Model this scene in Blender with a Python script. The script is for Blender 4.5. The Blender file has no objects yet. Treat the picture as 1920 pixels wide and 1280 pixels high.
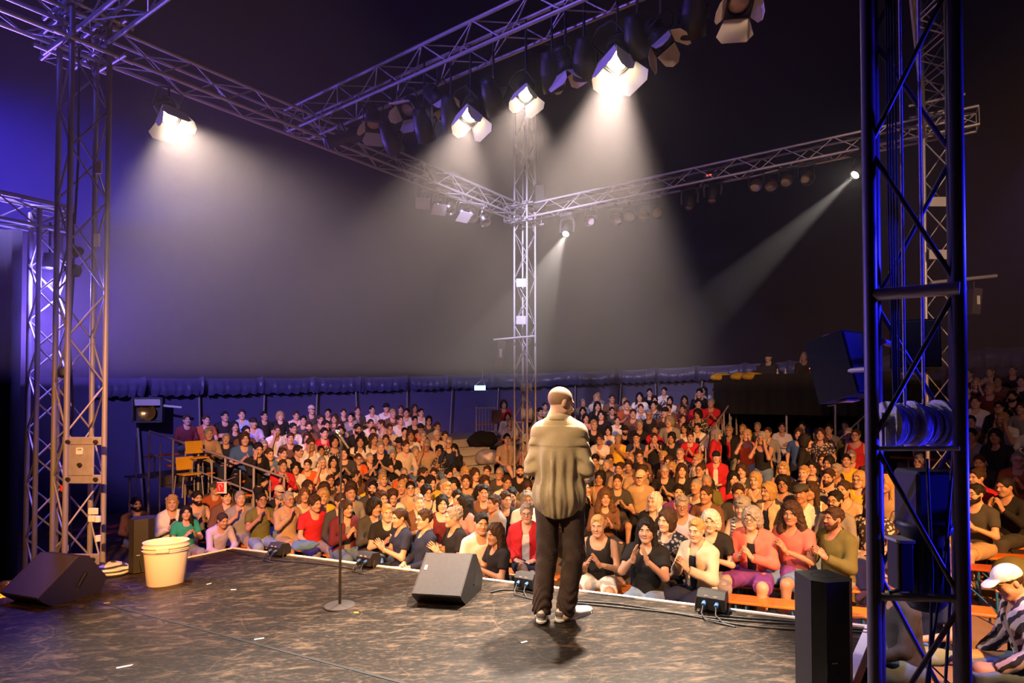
import bpy, math, random
import numpy as np
from mathutils import Vector, Matrix, Euler

rng = random.Random(7)
SC = bpy.context.scene
COL = SC.collection

# ------------------------------------------------------------------ camera
F = 1100.0; CX = 960.0; PY = 724.0; TILT = math.radians(1.1); CZ = 1.77
cam_d = bpy.data.cameras.new('camera'); cam = bpy.data.objects.new('camera', cam_d); COL.objects.link(cam)
cam.location = (0, 0, CZ); cam.rotation_euler = (math.radians(90) + TILT, 0, 0)
cam_d.sensor_width = 36; cam_d.lens = 36 * F / 1920; cam_d.shift_y = (PY - 640) / 1920
cam_d.clip_start = 0.05; cam_d.clip_end = 200
SC.camera = cam

def ray(px, py):
    u = (px - CX) / F; v = (PY - py) / F; c, s = math.cos(TILT), math.sin(TILT)
    y = c - v * s
    return u / y, (s + v * c) / y          # x and z per metre of depth
def at(px, py, d):                          # pixel + depth -> world point
    u, w = ray(px, py); return Vector((u * d, d, CZ + w * d))
SLOPE = 0.05                                # the ground and the stage rise gently to the right
def gz(x): return SLOPE * x
def on_z(px, py, z):                        # pixel + height above the sloping ground -> world point
    u, w = ray(px, py); d = (z - CZ) / (w - SLOPE * u); return Vector((u * d, d, z + gz(u * d)))

# ------------------------------------------------------------------ view, world
SC.view_settings.view_transform = 'Standard'; SC.view_settings.look = 'None'
SC.view_settings.exposure = 0.0; SC.view_settings.gamma = 1.0
try: SC.view_settings.use_curve_mapping = False
except Exception: pass
SC.cycles.use_denoising = True
SC.cycles.max_bounces = 4; SC.cycles.diffuse_bounces = 2; SC.cycles.glossy_bounces = 2
SC.cycles.volume_bounces = 0; SC.cycles.transmission_bounces = 2; SC.cycles.transparent_max_bounces = 4
SC.cycles.use_adaptive_sampling = True; SC.cycles.adaptive_threshold = 0.03
SC.cycles.sample_clamp_indirect = 4.0; SC.cycles.sample_clamp_direct = 0
SC.cycles.caustics_reflective = False; SC.cycles.caustics_refractive = False
W = bpy.data.worlds.new('night'); SC.world = W; W.use_nodes = True
W.node_tree.nodes['Background'].inputs[0].default_value = (0.02, 0.025, 0.08, 1)
W.node_tree.nodes['Background'].inputs[1].default_value = 0.3

def spot(name, loc, target, power, color, size, blend=0.4, radius=0.1):
    l = bpy.data.lights.new(name, 'SPOT'); l.energy = power; l.color = color
    l.spot_size = math.radians(size); l.spot_blend = blend; l.shadow_soft_size = radius
    o = bpy.data.objects.new(name, l); COL.objects.link(o); o.location = loc
    o.rotation_euler = (Vector(target) - Vector(loc)).to_track_quat('-Z', 'Y').to_euler(); return o
def point(name, loc, power, color, radius=0.1):
    l = bpy.data.lights.new(name, 'POINT'); l.energy = power; l.color = color; l.shadow_soft_size = radius
    o = bpy.data.objects.new(name, l); COL.objects.link(o); o.location = loc; return o

FLOOR = -0.965
# mast positions and overhead truss lines, in metres
ML = Vector((-4.86, 6.6, 0)); MR = Vector((1.715, 2.5, 0)); MD = Vector((0.31, 14.0, 0)); ME = Vector((7.15, 9.8, 0))
ZT = 6.12                                    # height of the overhead trusses' axis
AD = (MD - ML).normalized(); BD = Vector((0.83, -0.55, 0)).normalized()
B0 = Vector((-3.06, 9.1, 0))
def on_a(t): return ML + AD * t
def on_b(t): return B0 + BD * t
CDIR = (ME - MD).normalized()

# unseen wash spots added over and behind the stage, without lamp bodies
WARM = (1.0, 0.42, 0.11); TUNG = (1.0, 0.82, 0.66); BLUE = (0.015, 0.015, 1.0); COOL = (0.80, 0.90, 1.0)
LRD = (MR - ML).normalized()
HOUSE = [  # name, place, target, power, colour, cone, blend: bare spots, most of them facing the house
    ('house_wash', (-1.0, -1.8, 5.3), (-3.2, 10.0, -0.2), 12500, WARM, 35, 0.8),
    ('house_wash', (-4.4, -0.8, 4.9), (1.0, 10.4, -0.2), 3800, WARM, 30, 0.8),
    ('house_wash', (4.6, -0.8, 5.3), (3.9, 8.8, -0.2), 11000, WARM, 44, 0.8),
    ('stand_wash', (-0.6, -1.8, 5.5), (-3.9, 14.0, 0.6), 1700, (1.0, 0.62, 0.42), 34, 0.9),
    ('stand_wash', (4.9, -0.8, 5.5), (4.2, 15.8, 1.0), 1700, (1.0, 0.52, 0.28), 34, 0.9),
    ('front_row_wash', (-3.0, 1.5, 5.4), (-0.6, 6.6, -0.3), 450, COOL, 36, 0.7),
    ('front_row_wash', (3.2, 1.2, 5.4), (1.7, 6.3, -0.3), 450, COOL, 34, 0.7),
    ('back_light', (-2.9, 1.4, 5.6), (0.38, 4.6, 1.3), 2300, (1.0, .70, .40), 26, 0.6),
    ('stage_wash', (-5.6, 3.4, 5.4), (-3.1, 5.8, 0.0), 450, (1.0, 0.27, 0.07), 60, 0.8),
]
HOUSE += [('truss_fill', (5.2, -0.8, 5.5), (7.3, 10.2, 4.6), 1900, (1.0, 0.62, 0.36), 30, 0.9), ('truss_fill', (2.6, 1.0, 6.6), (3.6, 12.0, 6.2), 1300, (1.0, 0.62, 0.40), 44, 0.9), ('stand_wash', (5.4, -0.6, 5.0), (12.0, 12.2, 1.0), 700, (1.0, 0.5, 0.32), 30, 0.9),  # fill spots added to brighten far truss, its mast and the right stand
          ('wall_fill', (-1.5, 9.0, 6.3), (4.6, 22.0, 2.6), 3200, (0.62, 0.56, 1.0), 50, 0.9)]  # fill spot added to bring up the back wall and valance
for h in HOUSE: spot(*h)
# blue and violet washes around the stage, unseen spots without lamp bodies
spot('blue_wash', (-8.6, 5.2, 3.2), (-10.6, 10.5, 5.6), 22000, BLUE, 75, 1.0)
spot('blue_wash', (-6.2, 4.4, 6.6), (-4.9, 6.3, 6.2), 160, (0.10, 0.08, 1.0), 60, 0.9)
spot('blue_wash', (3.3, 2.3, 1.2), (1.75, 2.5, 1.2), 420, BLUE, 56, 0.6)
spot('blue_wash', (3.3, 2.3, 2.7), (1.75, 2.5, 2.6), 420, BLUE, 56, 0.6)
spot('blue_wash', (3.6, 3.6, 3.8), (3.7, 4.5, 0.2), 500, (0.42, 0.30, 1.0), 70, 0.9)
spot('violet_wash', (-6.4, 5.4, 4.9), (-7.5, 18.0, 2.6), 6500, (0.34, 0.26, 1.0), 62, 1.0)
spot('violet_wash', (-11.4, 12.4, 3.0), (-3.4, 6.2, 4.6), 6000, (0.22, 0.12, 1.0), 50, 1.0)  # added at the far left to turn the haze violet
spot('violet_wash', (-3.0, 3.8, 7.4), (0.2, 7.0, 6.2), 500, (0.24, 0.14, 1.0), 60, 0.9)
# ------------------------------------------------------------------ materials
def mat(name, color, rough=0.6, metal=0.0, noise=0.0, scale=8.0, bump=0.0, spec=0.5, coat=0.0, bscale=None):
    m = bpy.data.materials.new(name); m.use_nodes = True
    nt = m.node_tree; b = nt.nodes['Principled BSDF']
    b.inputs['Base Color'].default_value = (*color, 1); b.inputs['Roughness'].default_value = rough
    b.inputs['Metallic'].default_value = metal; b.inputs['Specular IOR Level'].default_value = spec
    if coat: b.inputs['Coat Weight'].default_value = coat
    if noise or bump:
        tc = nt.nodes.new('ShaderNodeTexCoord')
        n = nt.nodes.new('ShaderNodeTexNoise'); n.inputs['Scale'].default_value = scale; n.inputs['Detail'].default_value = 3
        nt.links.new(tc.outputs['Object'], n.inputs['Vector'])
        if noise:
            mx = nt.nodes.new('ShaderNodeMix'); mx.data_type = 'RGBA'
            mx.inputs[6].default_value = (*[max(0, c * (1 - noise)) for c in color], 1)
            mx.inputs[7].default_value = (*[min(1, c * (1 + noise)) for c in color], 1)
            nt.links.new(n.outputs['Fac'], mx.inputs[0]); nt.links.new(mx.outputs[2], b.inputs['Base Color'])
        if bump:
            n2 = n
            if bscale:
                n2 = nt.nodes.new('ShaderNodeTexNoise'); n2.inputs['Scale'].default_value = bscale; n2.inputs['Detail'].default_value = 2
                nt.links.new(tc.outputs['Object'], n2.inputs['Vector'])
            bp = nt.nodes.new('ShaderNodeBump'); bp.inputs['Strength'].default_value = bump; bp.inputs['Distance'].default_value = 0.01
            nt.links.new(n2.outputs['Fac'], bp.inputs['Height']); nt.links.new(bp.outputs['Normal'], b.inputs['Normal'])
    return m
def glow(name, color, strength):
    m = bpy.data.materials.new(name); m.use_nodes = True; nt = m.node_tree; nt.nodes.clear()
    e = nt.nodes.new('ShaderNodeEmission'); e.inputs[0].default_value = (*color, 1); e.inputs[1].default_value = strength
    o = nt.nodes.new('ShaderNodeOutputMaterial'); nt.links.new(e.outputs[0], o.inputs[0]); return m

M = {}
M['alu'] = mat('truss_aluminium', (0.62, 0.58, 0.55), 0.42, 0.55, 0.12, 6, 0.05)
M['mastgrey'] = mat('grey_mast', (0.34, 0.31, 0.30), 0.48, 0.35, 0.18, 7, 0.08)  # darker grey than the truss aluminium
M['darkalu'] = mat('dark_mast', (0.15, 0.13, 0.14), 0.40, 0.3, 0.15, 8, 0.1)  # darkest of the mast tones
M['steel'] = mat('galvanised_steel', (0.40, 0.37, 0.36), 0.5, 0.4, 0.2, 14, 0.08)
M['rail'] = mat('rail_steel', (0.42, 0.38, 0.42), 0.5, 0.3, 0.2, 9)
M['black'] = mat('black_lacquer', (0.018, 0.016, 0.016), 0.5, 0.0, 0.2, 30, 0.15, bscale=220)
M['grille'] = mat('grille_foam', (0.045, 0.036, 0.034), 0.75, 0.0, 0.2, 40, 0.3, bscale=300)
M['hole'] = mat('recess_shade', (0.004, 0.004, 0.004), 0.9)  # near-black colour standing in for the shade inside openings
M['rubber'] = mat('black_rubber', (0.012, 0.012, 0.013), 0.55)
M['chrome'] = mat('chrome', (0.75, 0.73, 0.7), 0.2, 1.0)
M['white'] = mat('white_paint', (0.75, 0.73, 0.70), 0.6)
M['plate'] = mat('white_plate', (0.72, 0.68, 0.60), 0.5, 0.0, 0.1, 5)
M['drape'] = mat('black_molton', (0.006, 0.0055, 0.006), 0.95, 0, 0.2, 3)
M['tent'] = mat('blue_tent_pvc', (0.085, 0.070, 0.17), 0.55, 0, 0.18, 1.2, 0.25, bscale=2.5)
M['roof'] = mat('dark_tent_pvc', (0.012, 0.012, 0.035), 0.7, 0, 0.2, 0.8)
M['valance'] = mat('shiny_blue_pvc', (0.10, 0.09, 0.20), 0.34, 0, 0.2, 2.0, 0.3, bscale=6)
M['pole'] = mat('tent_pole', (0.33, 0.28, 0.27), 0.5, 0.3, 0.15, 4)
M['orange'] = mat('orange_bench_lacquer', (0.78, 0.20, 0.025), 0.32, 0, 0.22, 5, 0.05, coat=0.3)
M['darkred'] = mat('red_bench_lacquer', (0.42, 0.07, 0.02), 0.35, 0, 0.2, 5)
M['benchleg'] = mat('blue_green_bench_leg', (0.03, 0.16, 0.36), 0.4, 0.2)
M['plank'] = mat('riser_plank', (0.20, 0.17, 0.17), 0.6, 0, 0.25, 7, 0.1)
M['yellow'] = mat('yellow_plastic', (0.70, 0.38, 0.02), 0.4)
M['bucket'] = mat('white_plastic_bucket', (0.82, 0.76, 0.66), 0.38, 0, 0.04, 3)
M['gold'] = mat('gold_fabric', (0.75, 0.45, 0.05), 0.25, 0.8, 0.3, 20, 0.6)
M['rope'] = mat('winch_rope', (0.62, 0.60, 0.70), 0.8, 0, 0.25, 60, 0.5)
M['ratchet'] = mat('motor_dark_paint', (0.020, 0.022, 0.035), 0.45, 0.2, 0.2, 20)
M['red'] = mat('red_sign', (0.65, 0.03, 0.03), 0.5)
M['green'] = mat('green_enamel', (0.02, 0.45, 0.10), 0.35)
M['flap'] = mat('barn_door_metal', (0.80, 0.76, 0.68), 0.5)
M['lens_on'] = glow('lamp_lens_lit', (1.0, 0.82, 0.56), 110)
M['lens_spot'] = glow('spot_lens_lit', (1.0, 0.93, 0.75), 120)
M['lens_off'] = mat('lamp_lens_unlit', (0.55, 0.42, 0.38), 0.15, 0, 0, 1, 0, 0.8)
M['exit'] = glow('exit_sign_lit', (0.25, 0.5, 1.0), 6)
M['led'] = glow('led_panel_lit', (0.22, 0.16, 1.0), 60)
M['redglow'] = glow('red_glow', (1.0, 0.1, 0.05), 2)
M['tape'] = mat('white_edge_tape', (0.80, 0.74, 0.68), 0.5, 0, 0.08, 20)
M['cloth_blue'] = mat('blue_bag_cloth', (0.10, 0.22, 0.42), 0.8, 0, 0.2, 8, 0.3)

# black dance floor with scuffs, brighter worn streaks and a few long scratches
def stage_mat():
    m = bpy.data.materials.new('stage_dance_floor'); m.use_nodes = True; nt = m.node_tree; b = nt.nodes['Principled BSDF']
    N, L = nt.nodes.new, nt.links.new
    tc = N('ShaderNodeTexCoord'); mp = N('ShaderNodeMapping'); mp.inputs['Rotation'].default_value = (0, 0, math.radians(-40))
    mp.inputs['Scale'].default_value = (1, 3.2, 1); L(tc.outputs['Object'], mp.inputs['Vector'])
    n1 = N('ShaderNodeTexNoise'); n1.inputs['Scale'].default_value = 3.8; n1.inputs['Detail'].default_value = 7; n1.inputs['Roughness'].default_value = 0.68
    n1.inputs['Distortion'].default_value = 0.8
    L(mp.outputs[0], n1.inputs['Vector'])
    n2 = N('ShaderNodeTexNoise'); n2.inputs['Scale'].default_value = 19; n2.inputs['Detail'].default_value = 6; n2.inputs['Roughness'].default_value = 0.7
    L(mp.outputs[0], n2.inputs['Vector'])
    r1 = N('ShaderNodeValToRGB'); r1.color_ramp.elements[0].position = 0.52; r1.color_ramp.elements[1].position = 0.66
    L(n1.outputs['Fac'], r1.inputs[0])
    r2 = N('ShaderNodeValToRGB'); r2.color_ramp.elements[0].position = 0.52; r2.color_ramp.elements[1].position = 0.75
    L(n2.outputs['Fac'], r2.inputs[0])
    vo = N('ShaderNodeTexVoronoi'); vo.feature = 'DISTANCE_TO_EDGE'; vo.inputs['Scale'].default_value = 0.9
    n3 = N('ShaderNodeTexNoise'); n3.inputs['Scale'].default_value = 1.2; L(tc.outputs['Object'], n3.inputs['Vector'])
    ad = N('ShaderNodeVectorMath'); ad.operation = 'ADD'; L(tc.outputs['Object'], ad.inputs[0]); L(n3.outputs['Color'], ad.inputs[1])
    L(ad.outputs[0], vo.inputs['Vector'])
    r3 = N('ShaderNodeValToRGB'); r3.color_ramp.elements[0].color = (1, 1, 1, 1); r3.color_ramp.elements[1].color = (0, 0, 0, 1)
    r3.color_ramp.elements[0].position = 0.0; r3.color_ramp.elements[1].position = 0.006
    L(vo.outputs['Distance'], r3.inputs[0])
    mu = N('ShaderNodeMath'); mu.operation = 'MULTIPLY_ADD'; L(r1.outputs[0], mu.inputs[0]); mu.inputs[1].default_value = 0.7; L(r2.outputs[0], mu.inputs[2])
    m2 = N('ShaderNodeMath'); m2.operation = 'MULTIPLY_ADD'; L(r3.outputs[0], m2.inputs[0]); m2.inputs[1].default_value = 0.35; L(mu.outputs[0], m2.inputs[2])
    mx = N('ShaderNodeMix'); mx.data_type = 'RGBA'; mx.clamp_factor = True
    mx.inputs[6].default_value = (0.012, 0.0085, 0.006, 1); mx.inputs[7].default_value = (0.125, 0.078, 0.046, 1)
    L(m2.outputs[0], mx.inputs[0]); L(mx.outputs[2], b.inputs['Base Color'])
    mr = N('ShaderNodeMapRange'); mr.inputs[3].default_value = 0.34; mr.inputs[4].default_value = 0.6; b.inputs['Specular IOR Level'].default_value = 0.3; L(n1.outputs['Fac'], mr.inputs[0]); L(mr.outputs[0], b.inputs['Roughness'])
    bp = N('ShaderNodeBump'); bp.inputs['Strength'].default_value = 0.12; bp.inputs['Distance'].default_value = 0.01; L(n2.outputs['Fac'], bp.inputs['Height']); L(bp.outputs[0], b.inputs['Normal'])
    return m
M['stage'] = stage_mat()
M['ground'] = mat('trodden_ground', (0.24, 0.16, 0.10), 0.9, 0, 0.35, 3, 0.4, bscale=12)

PAL = {'bk': (0.014, 0.013, 0.015), 'wh': (0.78, 0.76, 0.74), 'cr': (0.66, 0.55, 0.42), 'gy': (0.26, 0.25, 0.25), 'dg': (0.055, 0.052, 0.052),
       'nv': (0.02, 0.028, 0.07), 'bl': (0.05, 0.12, 0.32), 'lb': (0.32, 0.42, 0.60), 'tl': (0.02, 0.20, 0.24), 'gn': (0.03, 0.34, 0.20), 'ol': (0.13, 0.125, 0.035),
       'rd': (0.52, 0.02, 0.03), 'mr': (0.13, 0.02, 0.03), 'or': (0.72, 0.13, 0.03), 'ru': (0.38, 0.09, 0.03), 'br': (0.15, 0.075, 0.045), 'tn': (0.44, 0.31, 0.20),
       'yl': (0.80, 0.50, 0.04), 'pk': (0.66, 0.30, 0.30), 'pu': (0.16, 0.04, 0.22), 'lv': (0.46, 0.40, 0.62), 'co': (0.78, 0.16, 0.13), 'dn': (0.13, 0.21, 0.36), 'jn': (0.26, 0.36, 0.52)}
PALNAME = {'bk': 'black', 'wh': 'white', 'cr': 'cream', 'gy': 'grey', 'dg': 'dark grey', 'nv': 'navy', 'bl': 'blue', 'lb': 'pale blue', 'tl': 'teal', 'gn': 'green',
           'ol': 'olive', 'rd': 'red', 'mr': 'maroon', 'or': 'orange', 'ru': 'rust', 'br': 'brown', 'tn': 'beige', 'yl': 'yellow', 'pk': 'pink', 'pu': 'purple', 'lv': 'lavender',
           'co': 'coral', 'st': 'striped', 'pt': 'patterned', 'dn': 'denim blue', 'jn': 'light denim'}
def cloth(code):
    k = 'cloth_' + code
    if k not in M:
        if code == 'st':
            m = mat('striped_cloth', PAL['wh'], 0.85); nt = m.node_tree; b = nt.nodes['Principled BSDF']
            tc = nt.nodes.new('ShaderNodeTexCoord'); w = nt.nodes.new('ShaderNodeTexWave'); w.bands_direction = 'Z'; w.inputs['Scale'].default_value = 8
            w.inputs['Distortion'].default_value = 0.6
            r = nt.nodes.new('ShaderNodeValToRGB'); r.color_ramp.interpolation = 'CONSTANT'
            r.color_ramp.elements[0].color = (*PAL['wh'], 1); r.color_ramp.elements[1].color = (*PAL['dg'], 1); r.color_ramp.elements[1].position = 0.62
            nt.links.new(tc.outputs['Object'], w.inputs['Vector']); nt.links.new(w.outputs['Fac'], r.inputs[0]); nt.links.new(r.outputs[0], b.inputs['Base Color'])
            M[k] = m
        elif code == 'pt':
            m = mat('patterned_cloth', PAL['dg'], 0.85); nt = m.node_tree; b = nt.nodes['Principled BSDF']
            tc = nt.nodes.new('ShaderNodeTexCoord'); w = nt.nodes.new('ShaderNodeTexVoronoi'); w.inputs['Scale'].default_value = 26
            r = nt.nodes.new('ShaderNodeValToRGB'); r.color_ramp.interpolation = 'CONSTANT'
            r.color_ramp.elements[0].color = (0.60, 0.50, 0.42, 1); r.color_ramp.elements[1].color = (0.035, 0.03, 0.04, 1); r.color_ramp.elements[1].position = 0.42
            nt.links.new(tc.outputs['Object'], w.inputs['Vector']); nt.links.new(w.outputs['Distance'], r.inputs[0]); nt.links.new(r.outputs[0], b.inputs['Base Color'])
            M[k] = m
        else:
            M[k] = mat(k, PAL[code], 0.85, 0, 0.14, 14, 0.25, 0.3, bscale=26)
    return M[k]
SKIN = [mat('skin_%s' % n, c, 0.5, 0, 0.08, 9, 0, 0.35) for n, c in
        (('fair', (0.66, 0.40, 0.30)), ('light', (0.58, 0.34, 0.24)), ('medium', (0.50, 0.28, 0.19)), ('tan', (0.42, 0.22, 0.14)), ('deep', (0.10, 0.05, 0.035)))]
HAIRC = {'k': mat('hair_black', (0.012, 0.009, 0.008), 0.62, 0, 0.55, 55, 0.9, 0.3, bscale=90), 'b': mat('hair_dark_brown', (0.050, 0.026, 0.015), 0.62, 0, 0.55, 55, 0.9, 0.3, bscale=90),
         'm': mat('hair_brown', (0.13, 0.065, 0.03), 0.62, 0, 0.55, 55, 0.9, 0.3, bscale=90), 'o': mat('hair_blond', (0.46, 0.29, 0.12), 0.62, 0, 0.55, 55, 0.9, 0.3, bscale=90),
         'g': mat('hair_grey', (0.30, 0.27, 0.25), 0.62, 0, 0.55, 55, 0.9, 0.3, bscale=90), 'w': mat('hair_white', (0.62, 0.58, 0.54), 0.62, 0, 0.55, 55, 0.9, 0.3, bscale=90),
         'r': mat('hair_red', (0.30, 0.09, 0.03), 0.62, 0, 0.55, 55, 0.9, 0.3, bscale=90)}
M['lips'] = mat('lips', (0.40, 0.13, 0.11), 0.4); M['eye'] = mat('eye_white', (0.60, 0.55, 0.50), 0.25); M['iris'] = mat('iris', (0.03, 0.02, 0.015), 0.2)

# ------------------------------------------------------------------ object helpers
def adopt(o, parent):                        # parent without moving: parts are built where they stand
    if parent is None: return
    o.parent = parent
    if parent.parent is None: o.matrix_parent_inverse = parent.matrix_basis.inverted()
def link(name, mesh, m=None, parent=None):
    o = bpy.data.objects.new(name, mesh); COL.objects.link(o)
    adopt(o, parent)
    if m is not None:
        mesh.materials.append(m)
    return o
def tag(o, label=None, cat=None, group=None, kind=None):
    if label: o['label'] = label
    if cat: o['category'] = cat
    if group: o['group'] = group
    if kind: o['kind'] = kind
    return o
def empty(name, loc, label=None, cat=None, group=None, rotz=0.0):
    o = bpy.data.objects.new(name, None); COL.objects.link(o); o.location = loc; o.rotation_euler = (0, 0, rotz)
    o.empty_display_size = 0.1
    return tag(o, label, cat, group)
class MB:                                    # collects verts and faces
    def __init__(s): s.v = []; s.f = []; s.sm = []
    def add(s, vs, fs, smooth=False):
        k = len(s.v); s.v += [tuple(v) for v in vs]; s.f += [[i + k for i in f] for f in fs]; s.sm += [smooth] * len(fs)
    def box(s, c, size, rot=None, bevel=0.0):
        hx, hy, hz = size[0] / 2, size[1] / 2, size[2] / 2
        R = rot if rot is not None else Matrix.Identity(3); c = Vector(c)
        if bevel <= 0:
            vs = [c + R @ Vector((x * hx, y * hy, z * hz)) for x in (-1, 1) for y in (-1, 1) for z in (-1, 1)]
            s.add(vs, [[0, 1, 3, 2], [4, 6, 7, 5], [0, 4, 5, 1], [2, 3, 7, 6], [0, 2, 6, 4], [1, 5, 7, 3]])
        else:
            b = min(bevel, hx * .9, hy * .9, hz * .9); vs = []; idx = {}
            for x in (-1, 1):
                for y in (-1, 1):
                    for z in (-1, 1):
                        for a in range(3):
                            h = [hx - b, hy - b, hz - b]; h[a] += b
                            idx[(x, y, z, a)] = len(vs); vs.append(c + R @ Vector((x * h[0], y * h[1], z * h[2])))
            fs = []
            for a in range(3):
                u, w = [(1, 2), (2, 0), (0, 1)][a]
                for sg in (-1, 1):
                    def key(p, q):
                        k = [0, 0, 0]; k[a] = sg; k[u] = p; k[w] = q; return idx[(k[0], k[1], k[2], a)]
                    q = [key(-1, -1), key(1, -1), key(1, 1), key(-1, 1)]
                    fs.append(q if sg > 0 else q[::-1])
            for a in range(3):                   # edge bevels run along axis a
                u, w = [(1, 2), (2, 0), (0, 1)][a]
                for p in (-1, 1):
                    for q in (-1, 1):
                        def kk(e, ax):
                            k = [0, 0, 0]; k[a] = e; k[u] = p; k[w] = q; return idx[(k[0], k[1], k[2], ax)]
                        f = [kk(-1, u), kk(1, u), kk(1, w), kk(-1, w)]
                        fs.append(f if p * q < 0 else f[::-1])
            for x in (-1, 1):
                for y in (-1, 1):
                    for z in (-1, 1):
                        f = [idx[(x, y, z, 0)], idx[(x, y, z, 1)], idx[(x, y, z, 2)]]
                        fs.append(f if x * y * z > 0 else f[::-1])
            s.add(vs, fs)
    def tube(s, pts, r, n=8, caps=True, closed=False):
        pts = [Vector(p) for p in pts]; rs = r if isinstance(r, (list, tuple)) else [r] * len(pts)
        up = Vector((0.13, 0.31, 0.94)); rings = []; m = len(pts); prev = None
        for i, p in enumerate(pts):
            a = pts[(i - 1) % m] if (closed or i > 0) else p; b = pts[(i + 1) % m] if (closed or i < m - 1) else p
            t = (b - a).normalized()
            if prev is None:
                x = t.cross(up)
                if x.length < 1e-3: x = t.cross(Vector((1, 0, 0)))
            else: x = prev - t * prev.dot(t)
            x.normalize(); prev = x; y = t.cross(x)
            rings.append([p + (x * math.cos(2 * math.pi * k / n) + y * math.sin(2 * math.pi * k / n)) * rs[i] for k in range(n)])
        vs = [v for rg in rings for v in rg]; fs = []
        for i in range(m if closed else m - 1):
            j = (i + 1) % m
            for k in range(n):
                fs.append([i * n + k, i * n + (k + 1) % n, j * n + (k + 1) % n, j * n + k])
        s.add(vs, fs, True)
        if caps and not closed:
            s.add(rings[0], [list(range(n))[::-1]]); s.add(rings[-1], [list(range(n))])
    def lathe(s, prof, n=24, M4=None, sx=1.0, sy=1.0):      # prof: list of (r, z), revolved about z
        M4 = M4 or Matrix.Identity(4); vs = []; fs = []
        for r, z in prof:
            for k in range(n):
                a = 2 * math.pi * k / n; vs.append(M4 @ Vector((r * math.cos(a) * sx, r * math.sin(a) * sy, z)))
        for i in range(len(prof) - 1):
            for k in range(n):
                fs.append([i * n + k, i * n + (k + 1) % n, (i + 1) * n + (k + 1) % n, (i + 1) * n + k])
        s.add(vs, fs, True)
    def disc(s, c, normal, r, n=20):
        z = Vector(normal).normalized(); q = z.to_track_quat('Z', 'Y').to_matrix(); c = Vector(c)
        s.add([c + q @ Vector((r * math.cos(2 * math.pi * k / n), r * math.sin(2 * math.pi * k / n), 0)) for k in range(n)], [list(range(n))])
    def prism(s, poly, axis_vec, base=None):   # extrude a polygon (list of Vectors) along axis_vec
        p = [Vector(q) for q in poly]; n = len(p); a = Vector(axis_vec)
        s.add(p + [q + a for q in p], [list(range(n))[::-1], list(range(n, 2 * n))] + [[i, (i + 1) % n, n + (i + 1) % n, n + i] for i in range(n)])
    def mesh(s, name):
        me = bpy.data.meshes.new(name); me.from_pydata(s.v, [], s.f)
        me.polygons.foreach_set('use_smooth', s.sm); me.update(); return me
    def build(s, name, m, parent=None):
        return link(name, s.mesh(name), m, parent)
def quickbox(name, c, size, m, parent=None, rot=None, bevel=0.0):
    b = MB(); b.box(c, size, rot, bevel); return b.build(name, m, parent)
def quicktube(name, pts, r, m, parent=None, n=8, closed=False):
    b = MB(); b.tube(pts, r, n, closed=closed); return b.build(name, m, parent)

# one shared unit cylinder per section count: bars are copies of it, scaled along z
_UNIT = {}
def unit_cyl(n, m):
    k = (n, m.name)
    if k not in _UNIT:
        b = MB(); b.tube([(0, 0, 0), (0, 0, 1)], 1.0, n); me = b.mesh('bar_%d' % n); me.materials.append(m); _UNIT[k] = me
    return _UNIT[k]
def bar(name, p, q, r, m, parent=None, n=8):
    p, q = Vector(p), Vector(q); o = bpy.data.objects.new(name, unit_cyl(n, m)); COL.objects.link(o)
    o.location = p; d = q - p; o.rotation_mode = 'QUATERNION'; o.rotation_quaternion = d.to_track_quat('Z', 'Y'); o.scale = (r, r, d.length)
    adopt(o, parent)
    return o
# ------------------------------------------------------------------ setting: ground, stage, tent
def structure(o): o['kind'] = 'structure'; return o
TC = Vector((1.1, 8.4, 0)); TR = 15.2
g = MB(); n = 48
ring = [TC + Vector((18 * math.cos(2 * math.pi * k / n), 18 * math.sin(2 * math.pi * k / n), 0)) for k in range(n)]
ring = [Vector((p.x, p.y, FLOOR + gz(p.x))) for p in ring]
g.add(ring, [list(range(n))]); structure(g.build('floor', M['ground']))

P0 = on_z(438, 1027, 0); P1 = on_z(1640, 1176, 0)                 # stage corners at the audience side
RE = Vector((-0.62, -0.785, gz(-0.62))); LE = Vector((-0.70, -0.714, gz(-0.70)))
PL = P0 + LE * 9.5; PR = P1 + RE * 9.0
sp = [PL, PR, P1, P0]
st = MB(); st.prism([p - Vector((0, 0, 0.12)) for p in sp], (0, 0, 0.12)); stage = structure(st.build('floor_stage', M['stage']))
ED = Vector((P1.x - P0.x, P1.y - P0.y, 0)).normalized()                                       # along the front edge, left to right
EN = Vector((-ED.y, ED.x, 0))                                     # out towards the audience
# stage skirt and legs
def strip(name, a, b, w, h, z, m, inward):
    b_ = MB(); d = (b - a); nrm = Vector((-d.y, d.x, 0)).normalized() * inward
    p = [a, b, b + nrm * w, a + nrm * w]; b_.prism([q + Vector((0, 0, z)) for q in p], (0, 0, h)); return structure(b_.build(name, m))
strip('trim_1', P0, P1, 0.035, 0.012, 0.001, M['tape'], -1)
strip('trim_2', PL, P0, 0.03, 0.012, 0.001, M['tape'], -1)
strip('trim_3', P1, P1 + RE * 5, 0.055, 0.008, 0.001, M['tape'], -1)
strip('wall_stage_front', P0, P1, 0.02, 0.66, FLOOR + 0.02, M['drape'], -1)
strip('wall_stage_left', PL, P0, 0.02, 0.66, FLOOR + 0.02, M['drape'], -1)
strip('wall_stage_right', P1, PR, 0.02, 0.66, FLOOR + 0.02, M['drape'], -1)

sa, sb = on_z(168, 1124, .0005), on_z(760, 1281, .0005); seam = MB(); sd_ = (sb - sa).normalized(); sn_ = Vector((-sd_.y, sd_.x, 0)) * .012
e1 = sb + sd_ * 1.5; seam.prism([sa - sn_, e1 - sn_, e1 + sn_, sa + sn_], (0, 0, .002))
structure(seam.build('trim_40', M['rubber']))
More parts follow.
